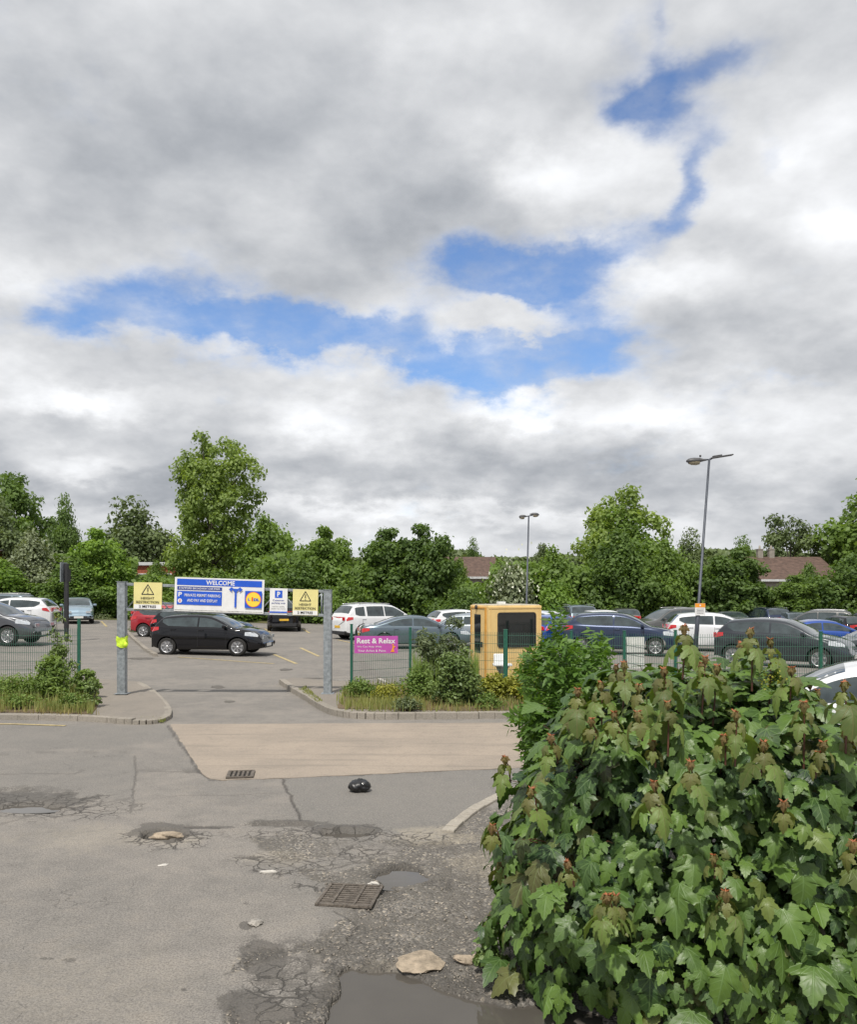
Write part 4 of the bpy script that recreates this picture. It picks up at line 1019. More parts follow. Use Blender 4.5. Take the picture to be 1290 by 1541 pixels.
# ---------------------------------------------------------------- drains, bin bag, litter, rubble
IRON = mat('rusty_iron', (.17, .145, .12), .75, .3, var=.3, scale=30, bump=.3); HOLE = mat('drain_dark', (.028, .024, .020), .9)
def drain(c, w, d_, n, rz, label, cross=2):
    root = empty('drain_grate', c, rz); tag(root, label, 'drain grate')
    MB().box((0, 0, .004), (w, d_, .006)).build('drain_pit', HOLE, root)
    f = MB()
    for s_ in (-1, 1): f.box((s_ * (w / 2 - .012), 0, .014), (.026, d_, .02), bev=.004); f.box((0, s_ * (d_ / 2 - .012), .014), (w - .052, .026, .02), bev=.004)
    f.build('frame', IRON, root); b2 = MB()
    for k_ in range(n): b2.box((-w / 2 + w * (k_ + .5) / n, 0, .0125), (w / n * .50, d_ - .05, .014))
    for k_ in range(cross): b2.box((0, -d_ / 2 + d_ * (k_ + 1) / (cross + 1), .0165), (w - .05, .022, .014))
    b2.build('bars', IRON, root); return root
dr = drain(G(527, 1349, 0) + Vector((0, 0, -.004)), .44, .47, 4, R(-8), 'old rusty square drain grate in the broken tarmac beside the small puddle', 1)
# this grate has fine bars running across
for ch in list(dr.children):
    if ch.name.startswith('bars'): bpy.data.objects.remove(ch)
b2 = MB()
for k_ in range(9): b2.box((0, -.47 / 2 + .03 + .41 * (k_ + .5) / 9, .0115), (.39, .026, .012))
for xx in (-.095, .075): b2.box((xx, 0, .017), (.020, .42, .016))
b2.build('bars', IRON, dr)
drain(G(362, 1167, 0) + Vector((0, 0, .006)), .34, .40, 6, R(8), 'narrow slotted drain grate at the edge of the buff concrete strip', 0)
BAG = mat('black_bag', (.010, .010, .011), .42, var=.3, scale=20, coat=.2)
c = G(541, 1191, 0); bm = bmesh.new(); bmesh.ops.create_icosphere(bm, subdivisions=4, radius=1)
for v in bm.verts:
    n_ = float(fbm(np.array([v.co.x * 2.2 + v.co.z + 5]), np.array([v.co.y * 2.2 - v.co.z * 1.4 + 9]), 4)[0]) - .5
    n2_ = abs(float(fbm(np.array([v.co.x * 6 + v.co.z * 3 + 15]), np.array([v.co.y * 6 - v.co.z * 3 + 19]), 3)[0]) - .5)
    v.co *= 1 + .55 * n_ - .5 * n2_; v.co = Vector((v.co.x * .132, v.co.y * .11, max(v.co.z, -.72) * .085))
me = bpy.data.meshes.new('bin_bag'); bm.to_mesh(me); bm.free(); me.materials.append(BAG); me.polygons.foreach_set('use_smooth', [True] * len(me.polygons))
o = link(bpy.data.objects.new('bin_bag', me)); o.location = (c.x, c.y, .062); tag(o, 'small tied black plastic bag lying on the grey tarmac', 'bag')
LIT = mat('pale_litter', (.58, .55, .50), .8, var=.15, scale=30); CON = mat('broken_concrete', (.38, .31, .23), .9, var=.22, scale=14, bump=.6, bscale=40)
def crumple(name, px, py, w, d_, h_, m, label, cat, rot=0, amp=.5, seed=1, sink=.3, group=None):
    bm = bmesh.new(); bmesh.ops.create_icosphere(bm, subdivisions=3, radius=1)
    for v in bm.verts:
        n_ = float(fbm(np.array([v.co.x * 1.7 + v.co.z + seed * 7]), np.array([v.co.y * 1.7 + v.co.z * .8 + seed * 3.3]), 4)[0]) - .5
        v.co *= 1 + 2 * amp * n_; v.co = Vector((v.co.x * w / 2, v.co.y * d_ / 2, v.co.z * h_ / 2))
    me = bpy.data.meshes.new(name); bm.to_mesh(me); bm.free(); me.materials.append(m)
    o = link(bpy.data.objects.new(name, me)); c_ = G(px, py, 0); o.location = (c_.x, c_.y, h_ / 2 * (1 - sink)); o.rotation_euler = (0, 0, R(rot)); tag(o, label, cat, group); return o
crumple('litter', 405, 1314, .16, .05, .03, LIT, 'crumpled white litter on the tarmac left of the small puddle', 'litter', 5, .6, 2)
crumple('litter', 245, 1302, .10, .05, .008, LIT, 'flat pale scrap on the tarmac below the round pothole', 'litter', 30, .3, 3)
crumple('litter', 384, 1391, .11, .12, .03, mat('dirty_plastic', (.36, .33, .29), .5, var=.3, scale=40), 'dirty flattened cup on the tarmac beside the drain grate', 'litter', 10, .4, 4)
crumple('litter', 563, 1333, .09, .05, .03, LIT, 'small white scrap at the edge of the small puddle', 'litter', -20, .5, 9, -.2)
crumple('concrete_lump', 628, 1447, .27, .27, .035, CON, 'buff broken concrete slab piece at the top of the large puddle', 'rubble', 12, .75, 5, .8)
crumple('concrete_lump', 700, 1449, .14, .09, .05, CON, 'small buff rubble piece right of the larger slab piece', 'rubble', -12, .5, 6, .2)
crumple('concrete_lump', 722, 1447, .09, .09, .05, CON, 'smallest buff rubble piece beside the bush edge above the puddle', 'rubble', 40, .5, 8, .2)
crumple('concrete_lump', 250, 1258, .30, .12, .07, CON, 'tan rubble piece lying inside the round pothole', 'rubble', 6, .4, 12, .95)
# loose stones over the broken zone: nobody could count them
n = 9000; sx = rs.uniform(300, 1400, n); sy = rs.uniform(1235, 1640, n); ii = np.clip(np.searchsorted(-rows, -sy), 0, nr - 1); jj = np.clip(np.searchsorted(cols, sx), 0, nc - 1)
ok = (gravel[ii, jj] > rs.uniform(.15, 1.1, n)) & (depth[ii, jj] < .035); sx, sy, ii, jj = sx[ok], sy[ok], ii[ok], jj[ok]
Yg = F * CH / (sy - HZ); Xg = (sx - CX) / F * Yg; Zg = GZ[ii, jj]; n = len(sx)
ico = np.array([(1, 0, 0), (-1, 0, 0), (0, 1, 0), (0, -1, 0), (0, 0, 1), (0, 0, -.6)], float); fa = np.array([(0, 2, 4), (2, 1, 4), (1, 3, 4), (3, 0, 4), (2, 0, 5), (1, 2, 5), (3, 1, 5), (0, 3, 5)])
sz = np.exp(rs.normal(-5.3, .42, n)).clip(.003, .020)
P3 = ico[None] * (1 + rs.uniform(-.35, .35, (n, 6, 1))); an = rs.uniform(0, 6.28, n); ca, sa = np.cos(an)[:, None], np.sin(an)[:, None]
P3 = np.stack([P3[..., 0] * ca - P3[..., 1] * sa, P3[..., 0] * sa + P3[..., 1] * ca, P3[..., 2] * .7], -1) * sz[:, None, None] + np.stack([Xg, Yg, Zg + sz * .25], -1)[:, None]
SM = []
STM = sheetmat('loose_stone', (.33, .29, .24), (.16, .145, .125), (.09, .08, .07), 9, .2)
SM2 = mat('pale_stone', (.52, .46, .38), .85, var=.2, scale=8)
Fs = (fa[None] + (np.arange(n) * 6)[:, None, None]).reshape(-1, 3)
o = mesh_np('loose_gravel', P3.reshape(-1, 3), Fs, [STM, SM2], mi=np.repeat((rs.rand(n) > .92).astype(int), 8)); tag(o, 'loose stones scattered over the broken tarmac around the puddles', 'gravel', kind='stuff')
# ---------------------------------------------------------------- foliage
def leafmat(name, dark, light, rough=.55, trans=.25, spec=.4, hue=.0):
    m = bpy.data.materials.new(name); m.use_nodes = True; E = NT(m.node_tree); b = E.N['Principled BSDF']
    a = E.N.new('ShaderNodeVertexColor'); a.layer_name = 'tint'; s_ = E.N.new('ShaderNodeSeparateColor'); E.L.new(a.outputs[0], s_.inputs[0])
    oi = E.N.new('ShaderNodeObjectInfo')
    tc = E.N.new('ShaderNodeTexCoord'); nz = E.noise(tc.outputs['Object'], .55, 3)
    f = E.add(E.mul(s_.outputs[0], .75), E.mul(E.ss(nz, .35, .65), .35))
    f = E.add(f, E.mul(E.sub(oi.outputs['Random'], .5), .30))
    c = E.mix(f, dark, light)
    E.L.new(c, b.inputs['Base Color']); b.inputs['Roughness'].default_value = rough; b.inputs['Specular IOR Level'].default_value = spec
    tr = E.N.new('ShaderNodeBsdfTranslucent'); E.L.new(E.mix(1.0, c, (1.5, 1.5, .6), 'MULTIPLY'), tr.inputs[0])
    mx = E.N.new('ShaderNodeMixShader'); mx.inputs[0].default_value = trans; E.L.new(b.outputs[0], mx.inputs[1]); E.L.new(tr.outputs[0], mx.inputs[2])
    E.L.new(mx.outputs[0], E.N['Material Output'].inputs[0]); return m
BARK = mat('bark', (.085, .068, .052), .9, var=.3, scale=12, bump=.5)
LM = dict(mid=leafmat('leaves_mid', (.080, .135, .030), (.205, .310, .065), .55, .4), dark=leafmat('leaves_dark', (.055, .100, .026), (.150, .235, .055), .55, .4), light=leafmat('leaves_light', (.125, .190, .045), (.28, .37, .10), .55, .4),
          bright=leafmat('leaves_bright', (.095, .175, .030), (.25, .38, .07), .55, .4), grey=leafmat('leaves_grey', (.11, .14, .07), (.25, .29, .17)), far=leafmat('leaves_far', (.080, .115, .045), (.155, .205, .075)))
def unit(a): return a / (np.linalg.norm(a, axis=-1, keepdims=True) + 1e-9)
def leaf_mesh(name, C, Nn, size, m, rng, tint, shape=1.5, parent=None):
    """one small folded leaf per centre"""
    n = len(C); t = unit(np.cross(Nn, rng.normal(size=(n, 3)))); b_ = np.cross(Nn, t)
    s_ = size[:, None]
    P0 = C - t * s_ * .5 * shape; P2 = C + t * s_ * .5 * shape; P1 = C + b_ * s_ * .5 + Nn * s_ * .12; P3 = C - b_ * s_ * .5 + Nn * s_ * .12
    V_ = np.stack([P0, P1, P2, P3], 1).reshape(-1, 3); i = np.arange(n) * 4
    Fc = np.concatenate([np.stack([i, i + 1, i + 2], 1), np.stack([i, i + 2, i + 3], 1)])
    o = mesh_np(name, V_, Fc, m, parent)
    at = o.data.color_attributes.new('tint', 'FLOAT_COLOR', 'POINT'); A = np.ones((n * 4, 4), np.float32); A[:, 0] = np.repeat(tint, 4); at.data.foreach_set('color', A.ravel())
    return o
def crown_pts(rng, outline, H, W, nb, nleaf, br=(.10, .2), z0=0.0, hollow=.5):
    """outline: (height fraction, half width fraction). returns leaf centres, normals, tints, clump centres"""
    zs = np.array([p[0] for p in outline]); ws = np.array([p[1] for p in outline])
    z = rng.uniform(0, 1, nb * 3); w = np.interp(z, zs, ws); keep = rng.uniform(0, 1, nb * 3) < w / w.max() + .15; z = z[keep][:nb]; w = w[keep][:nb]; k = len(z)
    a = rng.uniform(0, 2 * np.pi, k); r_ = rng.uniform(hollow, 1, k) ** .6
    z = z * (1 + (.16 * np.sin(a * 2 + 1.3) + .10 * np.sin(a * 5 + 2)) * (.3 if H > 8 else 1)) * (.99 if H > 8 else .93); lump = 1 + .20 * np.sin(a * 3 + z * 7 + rng.uniform(0, 6)) + .1 * rng.normal(size=k)
    Rr = rng.uniform(br[0], br[1], k) * W
    rr = np.maximum(.93 * w * W / 2 * r_ * lump - Rr * .5, 0)
    Cb = np.stack([rr * np.cos(a), rr * np.sin(a), z0 + z * H * (1 - br[0] * .4)], 1)
    p = Rr ** 2; p /= p.sum(); bi = rng.choice(k, nleaf, p=p)
    d_ = unit(rng.normal(size=(nleaf, 3)) + np.array([0, 0, .25])); rad = Rr[bi] * (1 - .55 * rng.uniform(0, 1, nleaf) ** 2) * (1 + .18 * rng.normal(size=nleaf))
    C = Cb[bi] + d_ * rad[:, None] * np.array([1, 1, .78]); C[:, 2] = np.maximum(C[:, 2], z0 * .6 + .05)
    N_ = unit(d_ * .8 + rng.normal(size=(nleaf, 3)) * .55 + np.array([0, 0, .45]))
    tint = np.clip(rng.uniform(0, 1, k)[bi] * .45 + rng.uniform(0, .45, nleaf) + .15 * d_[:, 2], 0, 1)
    return C, N_, tint, Cb
def trunk_mesh(rng, H, z0, Cb, r0, parent, nl=14):
    m = MB(); top = Vector((rng.uniform(-.2, .2), rng.uniform(-.2, .2), z0 + H * .72)); pts = [Vector((0, 0, -.2)), Vector((rng.uniform(-.08, .08), 0, z0 * .5 + .2)), Vector((0, 0, z0 + H * .3)), top]
    m.tube(pts, [r0 * 1.25, r0, r0 * .65, r0 * .2], 8)
    for i in rng.choice(len(Cb), min(nl, len(Cb)), replace=False):
        e = Vector(Cb[i]); s_ = max(z0 * .6, min(e.z - .3, z0 + H * .55)) * rng.uniform(.55, .95); st = Vector((0, 0, s_)); mid = st.lerp(e, .5) + Vector((0, 0, .1 * H * .3))
        m.tube([st, mid, e], [r0 * .42, r0 * .25, r0 * .08], 5, cap=False)
    return m.build('trunk', BARK, parent)
TP = {}
KINDS = dict(
    round=dict(outline=[(0, .45), (.15, .85), (.4, 1), (.7, .85), (.9, .5), (1, .2)], H=5.2, W=6.0, nb=70, n=15000, z0=1.2, s=.19, br=(.11, .20)),
    hedge=dict(outline=[(0, .85), (.2, 1), (.6, .95), (.85, .7), (1, .35)], H=5.4, W=6.0, nb=90, n=17000, z0=.1, s=.20, br=(.10, .19)),
    spiky=dict(outline=[(0, .85), (.25, 1), (.6, .95), (.82, .75), (.93, .5), (1, .2)], H=6.2, W=5.6, nb=130, n=20000, z0=.1, s=.21, br=(.07, .15)),
    tall=dict(outline=[(0, .6), (.12, .9), (.3, 1.0), (.42, .85), (.55, .90), (.68, .96), (.78, .90), (.88, .82), (.96, .66), (1, .45)], H=10.4, W=7.8, nb=165, n=23000, z0=1.6, s=.20, br=(.06, .12)),
    airy=dict(outline=[(0, .4), (.25, .85), (.5, 1), (.75, .85), (.92, .5), (1, .2)], H=5.6, W=7.0, nb=95, n=9000, z0=2.2, s=.21, br=(.06, .12)),
    bush=dict(outline=[(0, .9), (.3, 1), (.7, .85), (1, .4)], H=2.4, W=3.4, nb=55, n=9000, z0=.05, s=.15, br=(.12, .24)))
def tree(kind, leaf, X, Y, hscale, wscale, label, cat='tree', name='leafy_tree', group='trees and bushes along the back of the car park', rot=None, z=None):
    key = (kind,)
    if key not in TP:
        k = KINDS[kind]; rng = np.random.RandomState(abs(hash(kind)) % 1000 if False else sum(map(ord, kind)))
        C, N_, t_, Cb = crown_pts(rng, k['outline'], k['H'], k['W'], k['nb'], k['n'], k['br'], k['z0'], .35)
        o = leaf_mesh('crown', C, N_, k['s'] * rng.uniform(.55, 1.25, len(C)), LM[leaf], rng, t_)
        tr = trunk_mesh(rng, k['H'], k['z0'], Cb, .20 if k['H'] > 4 else .05, None)
        TP[key] = (o.data, tr.data); col.objects.unlink(o); col.objects.unlink(tr); bpy.data.objects.remove(o); bpy.data.objects.remove(tr)
    root = empty(name, (X, Y, float(gz(X, Y)) if z is None else z), random.uniform(0, 6.28) if rot is None else rot); root.scale = (wscale, wscale, hscale); tag(root, label, cat, group)
    c_ = link(bpy.data.objects.new('crown', TP[key][0]), root); c_.material_slots[0].link = 'OBJECT'; c_.material_slots[0].material = LM[leaf]
    link(bpy.data.objects.new('trunk', TP[key][1]), root); return root
def treepx(kind, leaf, x0, x1, ytop, Y, label, **k):
    """fit a tree between photo columns x0..x1 with its top at ytop"""
    kk = KINDS[kind]; X = ((x0 + x1) / 2 - CX) / F * Y; W = (x1 - x0) / F * Y; zt = CH - (ytop - HZ) / F * Y; g = float(gz(X, Y))
    return tree(kind, leaf, X, Y, (zt - g) / (kk['H'] + kk['z0']) * .99, W / kk['W'] * .98, label, z=g, **k)
T = [('airy', 'dark', -60, 84, 716, 100, 'tall dark tree rising highest at the far left'), ('round', 'far', -70, 55, 768, 84, 'rounded dull green tree below the dark tree at the left edge'),
     ('round', 'dark', 62, 128, 762, 96, 'small dark round tree right of the tallest dark left tree'), ('round', 'far', 125, 262, 765, 88, 'domed dull green tree between the dark tree and the tall light tree'),
     ('tall', 'light', 248, 394, 657, 66, 'tallest light green tree, standing above the welcome sign'), ('hedge', 'mid', 350, 470, 792, 64, 'fresh green tree right of the tall light green tree'),
     ('spiky', 'bright', 380, 450, 790, 66, 'bright green pointed tree touching the tall light green tree'),
     ('spiky', 'mid', 445, 545, 797, 62, 'pointed green tree left of the dense dark maple'), ('spiky', 'dark', 520, 640, 800, 61, 'dense dark green tree behind the white suv'), ('spiky', 'dark', 590, 695, 793, 60, 'dark maple with the highest pointed top behind the blue grey coupe'),
     ('round', 'dark', 690, 732, 822, 90, 'small far tree just above the brown roof'), ('airy', 'far', 790, 845, 822, 92, 'small far tree behind the second lamp post'),
     ('bush', 'grey', 735, 812, 853, 58, 'shrub dotted with white blossom behind the yellow kiosk'), ('hedge', 'mid', 722, 800, 852, 62, 'green tree filling the gap below the brown roof'),
     ('hedge', 'mid', 790, 890, 835, 61, 'mid green tree right of the second lamp post'), ('airy', 'light', 856, 1010, 742, 72, 'light airy tree standing high above the hedge left of the tall lamp post'),
     ('round', 'mid', 862, 1005, 780, 70, 'dense rounded lower part tree under the light airy tree'),
     ('hedge', 'dark', 870, 1000, 812, 60, 'dense dark tree in front of the light airy tree'), ('hedge', 'mid', 960, 1060, 826, 60, 'mid green tree just left of the tall lamp post'), ('round', 'far', 1005, 1075, 810, 84, 'rounded far tree behind the tall lamp post'),
     ('spiky', 'dark', 1050, 1165, 826, 59, 'dark dense tree right of the tall lamp post'), ('round', 'dark', 1085, 1150, 820, 98, 'low dark far tree left of the brown roofed house'), ('airy', 'far', 1135, 1245, 779, 88, 'pale far tree with thin crown above the brown roofed house'),
     ('round', 'mid', 1232, 1400, 744, 86, 'large rounded tree at the far right edge'), ('spiky', 'mid', 1150, 1240, 868, 58, 'small pointed tree in front of the brown roofed house'), ('hedge', 'dark', 1215, 1340, 845, 59, 'dark green tree at the right end of the hedge'),
     ('hedge', 'grey', 5, 105, 812, 60, 'grey leaved willow like tree above the white hatchback'), ('spiky', 'bright', 95, 205, 800, 59, 'bright green tree behind the pale blue car'), ('hedge', 'dark', 150, 230, 872, 63, 'low dark bush beneath the short grey pole'),
     ('hedge', 'bright', -60, 50, 850, 57, 'low bright bush at the left edge behind the cars'), ('hedge', 'dark', 60, 175, 850, 58, 'dark bush directly behind the pale blue car'), ('hedge', 'mid', 180, 300, 872, 58, 'low bush behind the left yellow sign'),
     ('hedge', 'mid', 280, 400, 866, 58, 'bush behind the welcome sign'), ('hedge', 'dark', 390, 500, 852, 58, 'dark bush behind the narrow parking sign'), ('bush', 'mid', 480, 560, 880, 56.5, 'low bush left of the white suv'),
     ('bush', 'dark', 650, 740, 890, 56.5, 'low dark bush left of the yellow kiosk'), ('hedge', 'mid', 668, 716, 850, 63, 'narrow green tree half covering the middle brown roof'), ('hedge', 'dark', 1185, 1250, 858, 62, 'dark tree half covering the roof with twin chimneys'), ('hedge', 'mid', 205, 262, 852, 66, 'green bushy tree partly hiding the low brick building on the left'), ('bush', 'bright', 800, 880, 880, 56.5, 'low bright bush right of the yellow kiosk'), ('hedge', 'dark', 1330, 1440, 850, 60, 'dark tree just beyond the right edge')]
for k_, lf, x0, x1, yt, Y, lb in T:
    bush = k_ == 'bush' or 'bush' in lb
    treepx(k_, lf, x0, x1, yt, Y, lb, cat='bush' if bush else 'tree', name='bush' if bush else 'leafy_tree')
# white blossom on one shrub
rng = np.random.RandomState(5)
root = [o for o in bpy.data.objects if o.get('label', '').startswith('shrub dotted')][0]
fl = rng.normal(size=(75, 3)) * np.array([1.0, .5, .6]) + np.array([.0, 0, 1.9]); fl[:, 1] = -abs(fl[:, 1]) - 1.0
WB = leafmat('white_blossom', (.62, .64, .50), (.80, .80, .70))
root.rotation_euler = (0, 0, 0)
leaf_mesh('blossom', fl, unit(rng.normal(size=(75, 3)) + np.array([0, -1, .5])), rng.uniform(.08, .17, 75), WB, rng, rng.uniform(0, 1, 75), 1.0, root)
# continuous undergrowth behind and beneath the trees
n = 90000; C = np.stack([rng.uniform(-44, 50, n), 60 + rng.uniform(-2.2, 7, n), np.zeros(n)], 1); hh = 3.1 + 2.2 * fbm(C[:, 0] * .35, C[:, 1] * .1, 3); xe = C[:, 0] * 60 / C[:, 1]; hh = np.where(((xe > 23.0) & (xe < 29.0)) | ((xe > 1.0) & (xe < 4.4)) | ((xe > -20.8) & (xe < -12.4)) | (xe < -28.5), np.minimum(hh, 2.5 + .5 * rng.uniform(0, 1, n)), hh)
C[:, 2] = gz(C[:, 0], C[:, 1]) + hh * rng.uniform(0, 1, n) ** .7; C[:, 1] += (C[:, 2]) * .35
o = leaf_mesh('undergrowth', C, unit(rng.normal(size=(n, 3)) * .6 + np.array([0, -.6, .6])), rng.uniform(.14, .34, n), LM['mid'], rng, np.clip(rng.uniform(0, .6, n) + .3 * vnoise(C[:, 0], C[:, 2] * 2), 0, 1)); tag(o, 'continuous hedge undergrowth along the back of the car park', 'undergrowth', kind='stuff')
# far wooded skyline
n = 60000; C = np.stack([rng.uniform(-90, 95, n), 118 + rng.uniform(-3, 9, n), np.zeros(n)], 1); hh = 5.2 + 4.6 * fbm(C[:, 0] * .10 + 3, C[:, 1] * .02, 4)
C[:, 2] = hh * rng.uniform(0, 1, n) ** .5; o = leaf_mesh('far_woodland', C, unit(rng.normal(size=(n, 3)) * .6 + np.array([0, -.5, .6])), rng.uniform(.4, .8, n), LM['far'], rng, rng.uniform(0, .8, n)); tag(o, 'distant wooded skyline beyond the houses', 'woodland', kind='stuff')
# earth strip under the hedge
hp = [on(x, 56.2 + 1.0 * math.sin(x * .7) + .4 * math.sin(x * 2.1)) for x in np.linspace(-45, 55, 90)]; V_ = []; Fc = []
for i, p in enumerate(hp):
    V_ += [(p.x, p.y, p.z + .015), (p.x, 70, float(gz(p.x, 70)) + .05)]
    if i: Fc.append((2 * i - 2, 2 * i, 2 * i + 1, 2 * i - 1))
GR = sheetmat('rough_grass_soil', (.10, .12, .045), (.14, .12, .06), (.06, .07, .03), 30, .6); tag(mesh_np('grass_bank', V_, Fc, GR), kind='structure')

# ---------------------------------------------------------------- houses beyond the hedge
BRICK = mat('red_brick', (.33, .095, .05), .85, var=.25, scale=5); TILE = mat('brown_roof_tile', (.115, .072, .055), .85, var=.25, scale=3); FASC = mat('pale_fascia', (.55, .56, .56), .6); RENDER = mat('grey_render', (.30, .27, .23), .8); DG = mat('dark_window', (.03, .035, .04), .15)
def house(x0, x1, yr, ye, Y, label, flat=False, chim=None, wall=None, depth=9):
    a = XZ(x0, ye, Y); b_ = XZ(x1, ye, Y); zr = XZ(x0, yr, Y + depth / 2).z; W = b_.x - a.x; root = empty('house', ((a.x + b_.x) / 2, Y, 0)); tag(root, label, 'building')
    ze = a.z; MB().box((0, depth / 2, ze / 2), (W, depth, ze)).build('wall', wall or BRICK, root)
    if flat:
        MB().box((0, depth / 2, ze + .14), (W + .5, depth + .5, .28), bev=.03).build('roof', FASC, root)
    else:
        o_ = .4; V_ = [(-W / 2 - o_, -o_, ze), (W / 2 + o_, -o_, ze), (W / 2 + o_, depth + o_, ze), (-W / 2 - o_, depth + o_, ze), (-W / 2 - o_, depth / 2, zr), (W / 2 + o_, depth / 2, zr)]
        V_ += [(x, y, z - .15) for x, y, z in V_]; rf = mesh_np('roof', V_, [(0, 1, 5, 4), (2, 3, 4, 5), (6, 10, 11, 7), (8, 11, 10, 9), (0, 6, 7, 1), (3, 2, 8, 9), (0, 4, 10, 6), (4, 3, 9, 10), (1, 7, 11, 5), (5, 11, 8, 2)], TILE, root)
        MB().box((0, -o_ - .03, ze - .09), (W + 2 * o_, .05, .2)).build('fascia', FASC, root)
        if chim is not None:
            for cxx in chim:
                p = XZ(cxx, ye, Y).x - (a.x + b_.x) / 2; m = MB().box((p, depth / 2, zr + .2), (.5, .5, 1.0)).box((p, depth / 2, zr + .73), (.58, .58, .08)); m.lathe([(.11, .76), (.09, 1.1), (.0001, 1.1)], (p, depth / 2, zr), 8); m.build('chimney', RENDER, rf)
    nw = max(2, int(W / 3.2))
    for i in range(nw):
        xw = -W / 2 + W * (i + .5) / nw; f_ = MB().box((xw, -.03, ze - 1.3), (1.3, .08, 1.2), bev=.02).build('window', FASC, root); MB().box((xw, -.075, ze - 1.3), (1.12, .02, 1.02)).build('pane', DG, f_)
    return root
house(1150, 1262, 838, 872, 80, 'brown tiled house with twin chimneys behind the hedge at the right', chim=(1172, 1190), wall=RENDER)
house(672, 745, 838, 868, 82, 'brown tiled house roof behind the dark maple in the middle', wall=RENDER)
house(204, 262, 840, 851, 76, 'low flat roofed red brick building left of the tall light green tree', flat=True)
house(285, 372, 842, 856, 74, 'low flat roofed brick building glimpsed under the tall light green tree', flat=True)
house(-90, -14, 822, 828, 80, 'red brick building cut by the left edge', flat=True)

# ---------------------------------------------------------------- weeds, grass, shrubs on the verges
GRS = leafmat('grass_blades', (.13, .165, .045), (.31, .32, .11), .6, .3); DRY = leafmat('dry_grass', (.20, .16, .06), (.36, .31, .13), .7, .2); FW = leafmat('yellow_weed', (.16, .20, .03), (.40, .38, .05), .6, .3)
def blades(name, pts, h, m, label, kind='stuff', cat='grass', lean=.35, w=.008, parent=None):
    n = len(pts); P0 = np.asarray(pts); h = h * rng.uniform(.45, 1.2, n); a = rng.uniform(0, 6.28, n); dv = np.stack([np.cos(a), np.sin(a), np.zeros(n)], 1); wv = np.stack([-np.sin(a), np.cos(a), np.zeros(n)], 1) * w
    l_ = rng.uniform(.1, 1, n) * lean; mid = P0 + np.array([0, 0, 1]) * (h * .55)[:, None] + dv * (h * l_ * .3)[:, None]; tip = P0 + np.array([0, 0, 1]) * (h * .95)[:, None] + dv * (h * l_)[:, None]
    V_ = np.stack([P0 - wv, P0 + wv, mid - wv * .8, mid + wv * .8, tip], 1).reshape(-1, 3); i = np.arange(n) * 5
    Fc = np.concatenate([np.stack([i, i + 1, i + 3], 1), np.stack([i, i + 3, i + 2], 1), np.stack([i + 2, i + 3, i + 4], 1)])
    o = mesh_np(name, V_, Fc, m, parent); at = o.data.color_attributes.new('tint', 'FLOAT_COLOR', 'POINT'); A = np.ones((n * 5, 4), np.float32); A[:, 0] = np.repeat(rng.uniform(0, 1, n), 5); at.data.foreach_set('color', A.ravel())
    if parent is None: tag(o, label, cat, kind=kind)
    return o
def scat(poly, n, dens=None, z=.11):
    xs = [p[0] for p in poly]; ys = [p[1] for p in poly]; x = rng.uniform(min(xs), max(xs), n * 3); y = 1 / rng.uniform(1 / (max(ys) - HZ), 1 / (min(ys) - HZ), n * 3) + HZ; ok = inpoly(x, y, poly)
    x, y = x[ok][:n], y[ok][:n]; Y = F * CH / (y - HZ); X = (x - CX) / F * Y
    if dens: k = fbm(X * 1.3 + dens, Y * 1.3, 3) > rng.uniform(.25, .75, len(X)); X, Y = X[k], Y[k]
    return np.stack([X, Y, np.full(len(X), z)], 1)
LV = [(-300, 1079), (80, 1081), (140, 1084), (148, 1060), (132, 1038), (-300, 1032)]; RV = [(505, 1072), (520, 1080), (700, 1081), (860, 1078), (1500, 1068), (1500, 1035), (640, 1036), (525, 1038)]
blades('grass', np.vstack([scat(LV, 3500), scat(LV, 9000, 4)]), .22, GRS, 'green grass on the left verge behind the kerb')
blades('grass', scat([(-300, 1081), (150, 1086), (145, 1066), (-300, 1058)], 4000, 2), .12, DRY, 'reddish dry grass along the left kerb')
blades('grass', np.vstack([scat(RV, 13000, 1), scat([(505, 1060), (520, 1076), (640, 1078), (640, 1045), (520, 1045)], 3000, 6)]), .20, GRS, 'green grass on the right verge behind the kerb')
blades('grass', scat([(540, 1078), (720, 1081), (830, 1080), (830, 1050), (560, 1052)], 3000, 3), .13, DRY, 'tan dry grass in front of the mesh fence right of the entrance')
blades('grass', np.vstack([scat([(205, 1087), (246, 1089), (253, 1083), (215, 1083)], 500, None, .02), scat([(448, 1045), (478, 1066), (486, 1064), (460, 1040)], 350, None, .10)]), .06, GRS, 'tufts of grass growing along the kerb ends')
def shrub(name, px, py, w, h, n, s, m, label, d_=None, outline=None, shape=1.5, z=.10, nb=40, stems=9, br=(.10, .22), Y=None):
    p = G(px, py, 0); W = w / F * p.y; H = h / F * p.y; root = empty(name, (p.x, p.y, z)); tag(root, label, 'shrub' if 'weed' not in name else 'weed')
    C, N_, t_, Cb = crown_pts(rng, outline or [(0, .7), (.4, 1), (.8, .7), (1, .4)], H, W, nb, n, br, .02, .3)
    if d_: C[:, 1] *= d_; Cb[:, 1] *= d_
    leaf_mesh('foliage', C, N_, s * rng.uniform(.5, 1.3, n), m, rng, t_, shape, root); st = MB()
    for i in rng.choice(len(Cb), min(stems, len(Cb)), replace=False): e = Vector(Cb[i]); st.tube([(0, 0, -.05), (e.x * .55, e.y * .5, e.z * .55), tuple(e)], [.014, .010, .004], 5, cap=False)
    st.build('stem', BARK, root); return root
